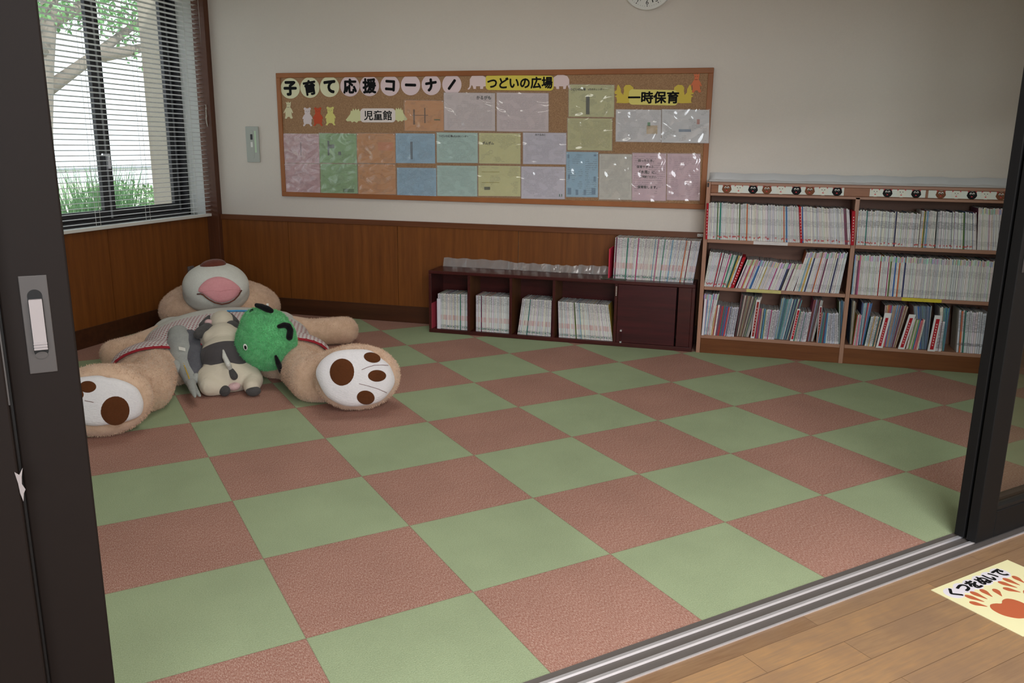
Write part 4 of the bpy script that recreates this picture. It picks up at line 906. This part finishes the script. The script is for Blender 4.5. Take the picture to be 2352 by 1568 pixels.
# ------------------------------------------------------------------ soft toys
def m_fluff(name, c1, c2, scale=24, sheen=.3):
    m, nt, b = nodes(name); v = coords(nt); n = noise(nt, v, scale, 4, .65); n2 = noise(nt, coords(nt, (1, 1, 2.5)), scale*9, 2)
    nt.links.new(ramp(nt, mth(nt, 'ADD', mth(nt, 'MULTIPLY', n, .6), mth(nt, 'MULTIPLY', n2, .4)), (.3, lin(c1)), (.68, lin(c2))), b.inputs['Base Color'])
    b.inputs['Roughness'].default_value = 1; b.inputs['Specular IOR Level'].default_value = .1; b.inputs['Sheen Weight'].default_value = sheen; b.inputs['Sheen Roughness'].default_value = .5
    bump(nt, b, n2, .5, .006); return m
m_fluff('bear_fur', (204, 166, 138), (236, 204, 178)); m_fluff('bear_white', (206, 206, 200), (222, 222, 216), 12, .1); m_fluff('pad_white', (224, 220, 224), (236, 232, 234), 10, .1)
m_fluff('pad_brown', (84, 48, 26), (96, 56, 32), 10, .1); m_fluff('nose_brown', (96, 52, 42), (112, 62, 50), 10, .2); m_fluff('mouth_pink', (214, 146, 152), (226, 160, 166), 10, .1)
m_fluff('green_fur', (72, 172, 100), (126, 220, 150), 30, .45); m_fluff('felt_black', (14, 14, 16), (26, 26, 28), 20, .1)
m_fluff('toy_grey', (150, 152, 150), (176, 178, 174), 14, .1); m_fluff('toy_dark', (84, 84, 92), (106, 106, 112), 14, .1); m_fluff('hoof_grey', (66, 64, 64), (88, 86, 86), 16, .1); m_fluff('cow_pink', (206, 170, 172), (222, 188, 188), 14, .1)
def m_shirt():
    m, nt, b = nodes('shirt'); v = coords(nt, (42, 42, 42)); sp = nt.nodes.new('ShaderNodeSeparateXYZ'); nt.links.new(v, sp.inputs[0])
    row = mth(nt, 'FLOOR', sp.outputs[1]); fx = mth(nt, 'SUBTRACT', mth(nt, 'FRACT', mth(nt, 'ADD', sp.outputs[0], mth(nt, 'MULTIPLY', row, .5))), .5); fy = mth(nt, 'SUBTRACT', mth(nt, 'FRACT', sp.outputs[1]), .5)
    r2 = mth(nt, 'ADD', mth(nt, 'MULTIPLY', fx, fx), mth(nt, 'MULTIPLY', fy, fy)); f = mth(nt, 'LESS_THAN', r2, .062)
    nt.links.new(mixc(nt, f, lin((222, 214, 214)), lin((150, 44, 60))), b.inputs['Base Color']); b.inputs['Roughness'].default_value = .9; b.inputs['Specular IOR Level'].default_value = .15
    bump(nt, b, noise(nt, coords(nt, (1, 2.2, 1)), 9, 3), .5, .03)
m_shirt()
COW_Y = (.135, .262)                                  # dark saddle band, measured up and along the back
def m_cow():
    m, nt, b = nodes('cow_plush'); v = coords(nt); sp = nt.nodes.new('ShaderNodeSeparateXYZ'); nt.links.new(v, sp.inputs[0])
    up = mth(nt, 'ADD', sp.outputs[2], mth(nt, 'MULTIPLY', sp.outputs[1], .24))
    y = mth(nt, 'ADD', up, mth(nt, 'MULTIPLY', mth(nt, 'MULTIPLY', sp.outputs[0], sp.outputs[0]), 2.2))
    wob = mth(nt, 'MULTIPLY', mth(nt, 'SUBTRACT', noise(nt, v, 9, 1), .5), .05)
    y2 = mth(nt, 'ADD', up, wob)
    f = mth(nt, 'MULTIPLY', mth(nt, 'LESS_THAN', y, COW_Y[1]), mth(nt, 'GREATER_THAN', y2, COW_Y[0]))
    nt.links.new(mixc(nt, f, lin((210, 200, 182)), lin((78, 74, 76))), b.inputs['Base Color']); b.inputs['Roughness'].default_value = .95; b.inputs['Specular IOR Level'].default_value = .15
    b.inputs['Sheen Weight'].default_value = .1; bump(nt, b, noise(nt, coords(nt, (1, 3, 1)), 16, 3), .25, .02)
m_cow()
AXM = Matrix((R2, A2, Vector((0, 0, 1)))).transposed()           # columns: right, away, up
def caps(mb, pts, rad, n=16):
    for i in range(len(pts)-1):
        p, q, a, b = Vector(pts[i]), Vector(pts[i+1]), rad[i], rad[i+1]; k = max(3, int((q-p).length/(min(a, b)*.3)))
        for j in range(k+1):
            f = j/k; mb.ell(p.lerp(q, f), (a+(b-a)*f,)*3, None, n, n//2)
def remesh(mb, voxel, smooth=4, floor=True, fac=.6):
    me = bpy.data.meshes.new('tmp'); me.from_pydata(mb.v, [], mb.f); o = bpy.data.objects.new('tmp', me); COL.objects.link(o)
    r = o.modifiers.new('r', 'REMESH'); r.mode = 'VOXEL'; r.voxel_size = voxel
    s_ = o.modifiers.new('s', 'SMOOTH'); s_.factor = fac; s_.iterations = smooth
    dg = bpy.context.evaluated_depsgraph_get(); dg.update(); m2 = bpy.data.meshes.new_from_object(o.evaluated_get(dg))
    bpy.data.objects.remove(o); bpy.data.meshes.remove(me)
    out = MB(); out.v = [tuple((v.co.x, v.co.y, max(.003, v.co.z) if floor else v.co.z)) for v in m2.vertices]
    for p in m2.polygons: out.f.append(list(p.vertices)); out.mi.append(0); out.c.append(None); out.uv.append(None)
    bpy.data.meshes.remove(m2); return out
def fur(src, n, L, w, comb=(0, 0, -.3), keep=None, jit=.5):
    V = np.array(src.v); F = [f for f in src.f]; tri = []
    for f in F:
        for k in range(1, len(f)-1): tri.append((f[0], f[k], f[k+1]))
    T = np.array(tri); a, b, c = V[T[:, 0]], V[T[:, 1]], V[T[:, 2]]; nn = np.cross(b-a, c-a); ar = np.linalg.norm(nn, axis=1); 
    if keep is not None:
        ar = ar*np.array([keep(p) for p in (a+b+c)/3])
    i = np.random.choice(len(T), n, p=ar/ar.sum()); r1 = np.sqrt(np.random.rand(n, 1)); r2_ = np.random.rand(n, 1)
    P = a[i]*(1-r1)+b[i]*r1*(1-r2_)+c[i]*r1*r2_; nv = nn[i]/np.maximum(1e-9, np.linalg.norm(nn[i], axis=1, keepdims=True))
    d = nv+np.array(comb)+np.random.normal(size=(n, 3))*jit; d /= np.linalg.norm(d, axis=1, keepdims=True)
    s_ = np.cross(d, np.random.normal(size=(n, 3))); s_ /= np.linalg.norm(s_, axis=1, keepdims=True)
    l = L*np.random.uniform(.6, 1.25, (n, 1)); P0 = P-nv*.001
    VV = np.stack([P0-s_*w/2, P0+s_*w/2, P0+d*l], 1).reshape(-1, 3); VV[:, 2] = np.maximum(VV[:, 2], .002)
    m = MB(); m.v = [tuple(p) for p in VV]; m.f = [(3*k, 3*k+1, 3*k+2) for k in range(n)]; m.mi = [0]*n; m.c = [None]*n; m.uv = [None]*n
    return m
def ray_ell(px, py, c, rad, Mx):
    """first hit of a photo pixel's ray on an ellipsoid, and the outward normal there"""
    Mi = Mx.transposed(); o = Mi @ (CAM-Vector(c)); d = Mi @ ray(px, py); o = Vector([o[k]/rad[k] for k in range(3)]); d = Vector([d[k]/rad[k] for k in range(3)])
    A, B, C = d.dot(d), 2*o.dot(d), o.dot(o)-1; D = B*B-4*A*C
    t = (-B-math.sqrt(D))/(2*A) if D > 0 else -B/(2*A)
    p = o+d*t; nrm = Mx @ Vector([p[k]/rad[k] for k in range(3)])
    return CAM+ray(px, py)*t, nrm.normalized()
def patch(outline, c, rad, Mx, lift, rings=7, thick=.004, bulge=0):
    """cloth patch sewn on an ellipsoid; outline in photo pixels"""
    n = len(outline); cx_ = sum(p[0] for p in outline)/n; cy_ = sum(p[1] for p in outline)/n; mb = MB(); vs = []
    for k in range(rings+1):
        f = 1-k/rings
        for x, y in (outline if k < rings else [(cx_, cy_)]):
            p, nr = ray_ell(cx_+(x-cx_)*f, cy_+(y-cy_)*f, c, rad, Mx); vs.append(p+nr*(lift+bulge*(1-f*f) if k else lift-thick))
    top = []
    fs = []
    for k in range(rings-1):
        for i in range(n): fs.append((k*n+i, k*n+(i+1) % n, (k+1)*n+(i+1) % n, (k+1)*n+i))
    for i in range(n): fs.append(((rings-1)*n+i, (rings-1)*n+(i+1) % n, rings*n))
    # first ring sits at the seam, so insert the full-lift copy of the outline
    mb.add(vs, fs); return mb
# --- the giant bear
bear = thing('giant_teddy_bear', (1.15, -1.45, 0), 'giant beige plush bear in a dotted shirt lying on its back in the corner', 'plush bear', None, 0)
def ez(px, py, z, dz=0): p = at(px, py, Z=z); return Vector((p.x, p.y, z+dz))
TC = dp(525, 770, 5.2); TC.z = .12
HC = dp(506, 690, 6.02); HC.z = .175
fR = ez(822, 866, .165); fL = ez(236, 918, .165)
TR, HR, FRr = (.47, .56, .165), (.405, .34, .205), (.215, .13, .168)
def yawm(deg): return Matrix.Rotation(math.radians(deg), 3, 'Z') @ AXM
FMR, FML = yawm(-4), yawm(3)
body = MB(); body.ell(TC, TR, AXM, 40, 24); body.ell(HC, HR, AXM, 40, 24)
hipR, hipL = dp(660, 815, 4.85), dp(365, 835, 4.85); hipR.z = hipL.z = .085
body.ell(hipR, (.24, .27, .12), AXM); body.ell(hipL, (.24, .27, .12), AXM)
kR, kL = ez(722, 870, .11), ez(338, 890, .11)
caps(body, [hipR, kR, fR + A2*.10], [.115, .128, .15]); caps(body, [hipL, kL, fL + A2*.10], [.115, .125, .14])
body.ell(fR, FRr, FMR, 32, 20); body.ell(fL, (.215, .13, .168), FML, 32, 20)
sR, sL = ez(640, 757, .11), ez(400, 772, .11)
caps(body, [sR, ez(716, 762, .088), ez(792, 758, .092)], [.11, .088, .094]); caps(body, [sL, ez(318, 798, .085), ez(264, 812, .085)], [.11, .085, .086])
bm = remesh(body, .016, 6)
bb = bm.build('body', M['bear_fur'], bear, smooth=True)
def in_shirt(p):
    d = Vector(p)-CAM; s_ = d.dot(A2); return 4.79 < s_ < 5.55 and abs((Vector(p)-TC).dot(R2)) < .5
SEAM = [('R', fR, FRr, FMR), ('L', fL, (.215, .13, .168), FML)]
def bare(p):
    p = Vector(p)
    if in_shirt(p): return 0.0
    for _, c, r, Mx in SEAM:
        l = Mx.transposed() @ (p-c)
        if l.y < -.02 and (l.x/r[0])**2+(l.z/r[2])**2 < .74: return 0.0
    return 1.0
fm = fur(bm, 110000, .0105, .0024, (0, 0, -.5), bare, .6); fm.build('fur', M['bear_fur'], bear)
# muzzle, nose, mouth
MC_ = dp(496, 656, 5.74); MR = (.212, .19, .15); MMx = AXM @ Matrix.Rotation(math.radians(18), 3, 'X')
mz = MB(); mz.ell(MC_, MR, MMx, 40, 24); mz.ell(MC_+Vector((0, 0, -.05))+A2*.05, (.215, .2, .13), MMx, 40, 20); mzo = remesh(mz, .014, 5, False).build('muzzle', M['bear_white'], bear, smooth=True)
ns = MB(); NC = dp(489, 609, 5.74); ns.ell(NC, (.084, .06, .04), AXM @ Matrix.Rotation(math.radians(-8), 3, 'Y'), 24, 14); ns.build('nose', M['nose_brown'], bear, smooth=True)
MR2 = (MR[0]*1.0, MR[1]*1.02, MR[2]*1.02)
mp = smooth_loop([(456, 668), (462, 655), (476, 643), (494, 636.5), (511, 637), (530, 644), (545, 655), (552, 664), (549, 672), (540, 682), (526, 690), (509, 694), (494, 691), (480, 683), (468, 675)], 60)
patch(mp, MC_, MR2, MMx, .010, 8, .006, .002).build('mouth', M['mouth_pink'], bear, smooth=True)
lip = [(455, 674.5), (462, 674), (468, 676), (474, 681), (482, 686.5), (494, 692.5), (509, 695.5), (524, 692.5), (536, 686), (545, 677), (549, 670), (552, 666)]
mb = MB(); mb.tube([(lambda h: h[0]+h[1]*.013)(ray_ell(x, y, MC_, MR2, MMx)) for x, y in lip], .0045, 8); mb.build('lip_seam', M['nose_brown'], bear, smooth=True)
mb = MB(); mb.tube([(lambda h: h[0]+h[1]*(.013-.004*abs(k-4)/4))(ray_ell(462+k*11, 671-abs(math.sin(k*.8))*3-k*.6, MC_, MR2, MMx)) for k in range(9)], .003, 6); mb.build('mouth_fold', M['mouth_pink'], bear, smooth=True)
# ears tucked behind the head on the floor side
for sd in (-1, 1):
    e = MB(); e.ell(HC+R2*sd*.27+A2*.24+Vector((0, 0, .0)), (.09, .05, .1), AXM, 20, 12); e.build('ear', M['bear_fur'], bear, smooth=True)
# sole patches with brown pads
padR = smooth_loop([(724, 861), (733, 832), (755, 813), (779, 803.6), (819, 800.5), (851, 803.6), (875, 821), (897, 840), (908.5, 872), (900.5, 896), (875, 923), (835, 933.6), (795, 934.4), (763, 921.6), (742.6, 902.5)], 60)
padL = smooth_loop([(150, 890), (172, 869), (204, 863), (228.7, 861.7), (248, 866.5), (263, 868), (292, 877), (315, 891), (326, 908.6), (331, 929.6), (324, 954.5), (296, 968), (257, 976), (210, 980), (170, 968), (148, 935)], 64)
def sole(outline, pads, c, r, Mx, lines=()):
    # a flat-bottomed cushion: the sole follows a flatter, wider ellipsoid than the fur behind it
    r2 = (r[0]*1.35, r[1]*1.06, r[2]*1.42); o = patch(outline, c, r2, Mx, .012, 8, .02, .004).build('sole', M['pad_white'], bear, smooth=True)
    for x, y, rx, ry, a in pads:
        patch([(x+p, y+q) for p, q in circle(0, 0, rx, ry, 28, math.radians(a))], c, r2, Mx, .019, 4, .004, 0).build('toe_pad', M['pad_brown'], o, smooth=True)
    for ln in lines:
        m = MB(); m.tube([(lambda h: h[0]+h[1]*.0165)(ray_ell(x, y, c, r2, Mx)) for x, y in ln], .0012, 6); m.build('stitch', M['nose_brown'], o)
sole(padR, [(786.8, 853.9, 28, 30, 0), (853.4, 821.7, 19, 11, 12), (864, 861.8, 20.7, 13, 0), (839, 909.7, 20, 15.5, 8)], fR, FRr, FMR, ([(830, 848.5), (842, 843), (858, 838.5), (876, 838), (889, 839)], [(824, 879), (845, 884), (868, 891), (886, 899)]))
sole(padL, [(263.7, 940, 32.5, 33, 0), (203, 888, 19, 13, 0), (180, 905, 14, 12, 0)], fL, (.215, .13, .168), FML, ([(196, 918), (206, 920), (216, 922)],))
# shirt: follows the torso and hips, cut at the neck and the hem
sb = MB(); sb.ell(TC, tuple(v+.016 for v in TR), AXM, 40, 24); sb.ell(hipR, (.256, .286, .136), AXM); sb.ell(hipL, (.256, .286, .136), AXM)
sb.ell(sR, (.14, .16, .125), AXM); sb.ell(sL, (.14, .16, .125), AXM)
smb = remesh(sb, .02, 5)
me = bpy.data.meshes.new('t'); me.from_pydata(smb.v, [], smb.f)
def cut(planes):
    b = bmesh.new(); b.from_mesh(me)
    for co, no in planes: bmesh.ops.bisect_plane(b, geom=b.verts[:]+b.edges[:]+b.faces[:], plane_co=co, plane_no=no, clear_outer=True)
    m = MB(); b.verts.ensure_lookup_table(); b.verts.index_update()
    m.v = [v.co[:] for v in b.verts]
    for f in b.faces: m.f.append([v.index for v in f.verts]); m.mi.append(0); m.c.append(None); m.uv.append(None)
    b.free(); return m
def pl_s(s_, away=True): return (CAM+A2*s_, A2 if away else -A2)
floorcut = (Vector((0, 0, .02)), Vector((0, 0, -1)))
hem_n = lambda sd: (-A2 + R2*sd*.22).normalized()
HS = 4.74
NK = 5.2
def hemplane(off):                                     # hem rises towards both sides, so two planes
    return [(CAM+A2*(HS+off)+R2*(TC-CAM).dot(R2), -A2)]
sh = cut([pl_s(NK), floorcut] + hemplane(.035)); sh.build('shirt', M['shirt'], bear, smooth=True)
hb = cut([pl_s(HS+.035), floorcut] + hemplane(0)); tag(hb.build('shirt_hem', M['red_cloth'], bear, smooth=True), 'dark red hem band')
cb_ = cut([pl_s(NK+.36), floorcut, (CAM+A2*NK, -A2)]); tag(cb_.build('shirt_collar', M['bear_white'], bear, smooth=True), 'plain white collar')
bpy.data.meshes.remove(me)
plain('blue_piping', (70, 150, 204), .7)
b0_ = cut if False else None
mb = MB(); pts = []
for k in range(13):
    x = .0+k/12*.17; zz = TC.z+(TR[2]+.02)*math.sqrt(max(.02, 1-(x/(TR[0]+.016))**2-((NK-(TC-CAM).dot(A2))/(TR[1]+.016))**2)); pts.append(CAM+A2*NK+R2*((TC-CAM).dot(R2)+x)+Vector((0, 0, zz-CAM.z+.002)))
mb.tube(pts, .006, 8); tag(mb.build('collar_piping', M['blue_piping'], bear, smooth=True), 'blue piping under the collar')

# --- cow lying face down on the bear
CB0 = dp(527, 895, 4.50); CB0.z = .02
def toy_frame(base, ang):                                # local x right, y away along the toy, z up
    ca, sa = math.cos(ang), math.sin(ang); y = A2*ca+R2*sa; x = R2*ca-A2*sa; return x, y
cow = thing('cow_plush', (CB0.x, CB0.y, CB0.z), 'cream cow plush with a dark saddle patch lying face down on the bear', 'plush cow', None, math.atan2(R2.y, R2.x))
def cw(x, y, z): return Vector((CB0.x, CB0.y, 0)) + R2*x + A2*y + Vector((0, 0, z))
c_ = MB()
CE = [(526, 860, 4.56, (.145, .13, .105)), (515, 818, 4.65, (.125, .15, .115)), (513, 778, 4.76, (.098, .13, .09)), (511, 742, 4.93, (.072, .13, .072))]
for a, b, s_, r in CE: c_.ell(dp(a, b, s_), r, AXM)
caps(c_, [dp(484, 868, 4.54), ez(482, 886, .055), ez(506, 890, .042)], [.075, .056, .042]); caps(c_, [dp(566, 858, 4.55), ez(581, 872, .06), ez(578, 888, .044)], [.07, .056, .044])
caps(c_, [dp(486, 776, 4.73), dp(474, 785, 4.77)], [.05, .035]); caps(c_, [dp(540, 772, 4.73), dp(552, 778, 4.77)], [.05, .035])
co = remesh(c_, .011, 5); co.build('body', M['cow_plush'], cow, smooth=True)
def cpart(name, mat, pts, rr, lo=False):
    m = MB(); caps(m, pts, rr, 12); return remesh(m, .006, 3, lo).build(name, M[mat], cow, smooth=True)
h_ = MB(); h_.ell(ez(515.5, 891, .031)-A2*.05, (.029, .03, .029), AXM); h_.build('hoof', M['hoof_grey'], cow, smooth=True)
h_ = MB(); h_.ell(ez(581, 892, .028)-A2*.05, (.039, .034, .026), AXM); h_.build('hoof', M['hoof_grey'], cow, smooth=True)
h_ = MB(); h_.ell(ez(537, 884, .045)-A2*.02, (.034, .03, .024), AXM); h_.build('udder', M['cow_pink'], cow, smooth=True)
cpart('tail', 'bear_white', [dp(512.5, 803, 4.53), dp(516, 820, 4.48), dp(524, 836, 4.43), dp(530, 850, 4.47)], [.006, .014, .015, .013])
cpart('tail_tip', 'hoof_grey', [dp(531, 852, 4.46), dp(538, 864, 4.43)], [.019, .021])
for sd, hx in ((-1, 479), (1, 523)):
    h_ = MB(); h_.ell(dp(hx, 740 if sd < 0 else 735.5, 4.88), (.022, .022, .018), AXM); h_.build('horn', M['cow_pink'], cow, smooth=True)
cpart('ear', 'hoof_grey', [dp(480.5, 725, 4.98), dp(475, 735, 4.95), dp(467, 748, 4.89)], [.008, .018, .026]); cpart('ear', 'hoof_grey', [dp(519, 718, 4.98), dp(529, 727, 4.95), dp(540, 741, 4.89)], [.010, .022, .026])
cpart('foreleg_patch', 'hoof_grey', [dp(476, 757, 4.81), dp(462, 763, 4.77), dp(455, 768, 4.73)], [.04, .034, .026]); cpart('foreleg_patch', 'hoof_grey', [dp(533, 752, 4.81), dp(545, 757, 4.77), dp(554, 764, 4.73)], [.042, .036, .03])

# --- green fuzzy bug
GC = dp(612, 783, 4.59); GM_ = AXM
gr = thing('green_plush', (GC.x, GC.y, GC.z-.17), 'bright green fuzzy round plush with black feet lying on the bear', 'plush toy')
g_ = MB(); g_.ell(GC, (.16, .15, .16), AXM, 32, 20)
caps(g_, [GC-R2*.04+Vector((0, 0, -.02)), GC-R2*.125+Vector((0, 0, -.028))], [.115, .05]); g_.ell(GC-R2*.04+Vector((0, 0, .085)), (.09, .1, .1), AXM); g_.ell(GC+R2*.03+Vector((0, 0, .07)), (.1, .1, .1), AXM)
gm = remesh(g_, .011, 5, False); gm.build('body', M['green_fur'], gr, smooth=True)
fur(gm, 30000, .0135, .0025, (0, 0, -.1), None, .65).build('fur', M['green_fur'], gr)
GRD = (.16, .15, .16)
def gp(px, py, lift=.02): p, n = ray_ell(px, py, GC, GRD, AXM); return p+n*lift
def limb(pts, rr, name='foot'):
    m = MB(); caps(m, pts, rr, 12); remesh(m, .006, 3, False).build(name, M['felt_black'], gr, smooth=True)
limb([dp(589, 700.5, 4.53), dp(601, 704, 4.51), dp(614, 709.5, 4.49), dp(623, 713.5, 4.49)], [.013, .017, .019, .015])
limb([gp(638, 753), gp(648, 750), gp(657, 752), gp(661, 761), gp(659, 775)], [.013, .016, .017, .018, .019])
limb([gp(630, 812, .03), gp(634, 824, .035), gp(640, 838, .04), gp(649, 846, .045)], [.009, .015, .017, .019]); limb([gp(643, 834, .04), gp(649, 830, .04)], [.014, .013])
limb([dp(577, 716, 4.57), dp(580, 712, 4.57)], [.012, .01])
e_ = MB(); p, n_ = ray_ell(563.5, 797, GC, GRD, AXM); p = dp(563.5, 797, (p-CAM).dot(A2)-.012)
EM = AXM @ Matrix.Rotation(math.radians(-8), 3, 'Y')
e_.ell(p, (.011, .008, .018), EM); ey = e_.build('eye', M['white_plastic'], gr, smooth=True); e_ = MB(); e_.ell(p-A2*.0055+R2*.0, (.0062, .005, .0115), EM); e_.build('pupil', M['ink'], ey, smooth=True)
mb = MB(); mb.box(0, .012, -.0006, .0006, 0, .022); q = dp(612, 706, 4.50); mb.v = [tuple(q+R2*v[0]+A2*v[1]+Vector((0, 0, v[2]))) for v in mb.v]; mb.build('care_tag', M['tag_white'], gr)

# --- grey sea animal lying head up beside the cow
sa = thing('grey_plush', (1.15, -1.75, .1), 'soft grey plush sea animal with a forked tail lying left of the cow', 'plush toy')
m = MB(); K_ = [(411, 768, 4.93, .056), (416, 790, 4.84, .076), (421, 815, 4.74, .073), (428, 840, 4.66, .056), (434, 862, 4.56, .041), (438, 880, 4.48, .026)]
caps(m, [dp(a, b, s_) for a, b, s_, _ in K_], [r for *_, r in K_]); m.ell(dp(406, 765, 4.96), (.05, .06, .04), AXM)
remesh(m, .009, 4).build('body', M['toy_grey'], sa, smooth=True)
m = MB(); K2 = [(436, 776, 4.88, .05), (443, 800, 4.79, .064), (446, 825, 4.69, .060), (446, 850, 4.60, .046), (443, 868, 4.54, .03)]
caps(m, [dp(a, b, s_) for a, b, s_, _ in K2], [r for *_, r in K2]); tag(remesh(m, .009, 4).build('underside', M['toy_dark'], sa, smooth=True), 'dark grey underside')
def flap(pts, r):
    m = MB(); caps(m, [dp(*p) for p in pts], r, 12); remesh(m, .007, 3).build('fin', M['toy_grey'], sa, smooth=True)
flap([(404, 775, 4.87), (392, 785, 4.88), (383, 790, 4.89)], [.03, .024, .014]); flap([(425, 766, 4.92), (448, 775, 4.90), (465, 781, 4.82)], [.02, .024, .026]); flap([(465, 781, 4.82), (463, 790, 4.79)], [.026, .012])
flap([(404, 836, 4.64), (409, 846, 4.62)], [.024, .03]); flap([(450, 864, 4.52), (449, 874, 4.50)], [.02, .018])
flap([(439, 880, 4.44), (444, 896, 4.34), (448, 911, 4.25)], [.026, .02, .008]); flap([(440, 882, 4.44), (450, 898, 4.34), (459, 909, 4.27)], [.022, .016, .009])
mb = MB(); q = dp(411, 803, 4.64); mb.box(0, .034, -.001, .001, 0, .018); mb.v = [tuple(q+(R2*.95+Vector((0, 0, -.3)))*v[0]+A2*v[1]+Vector((0, 0, v[2]))) for v in mb.v]; mb.build('care_tag', M['tag_white'], sa)
plain('yellow_thread', (196, 160, 60), .8)
mb = MB()
for k in range(9):
    q = dp(422+k*1.55, 836+k*4, 4.60-.021*k); mb.ell(q, (.0035, .0035, .006), AXM, 8, 6)
tag(mb.build('stitching', M['yellow_thread'], sa), 'yellow stitches')
# small grey latch post of the panel behind the bear's head
o = thing('wall_latch', (XW+.03, -.31, .28), 'small grey metal latch on the left wall behind the bear', 'latch')
mb = MB(); mb.box(XW+.0125, XW+.03, -.345, -.285, .26, .385); mb.build('plate', M['alu_grey'], o, bevel=.003)
mb = MB(); mb.box(XW+.03, XW+.05, -.33, -.30, .29, .36); mb.build('catch', M['alu_dark'], o, bevel=.004)
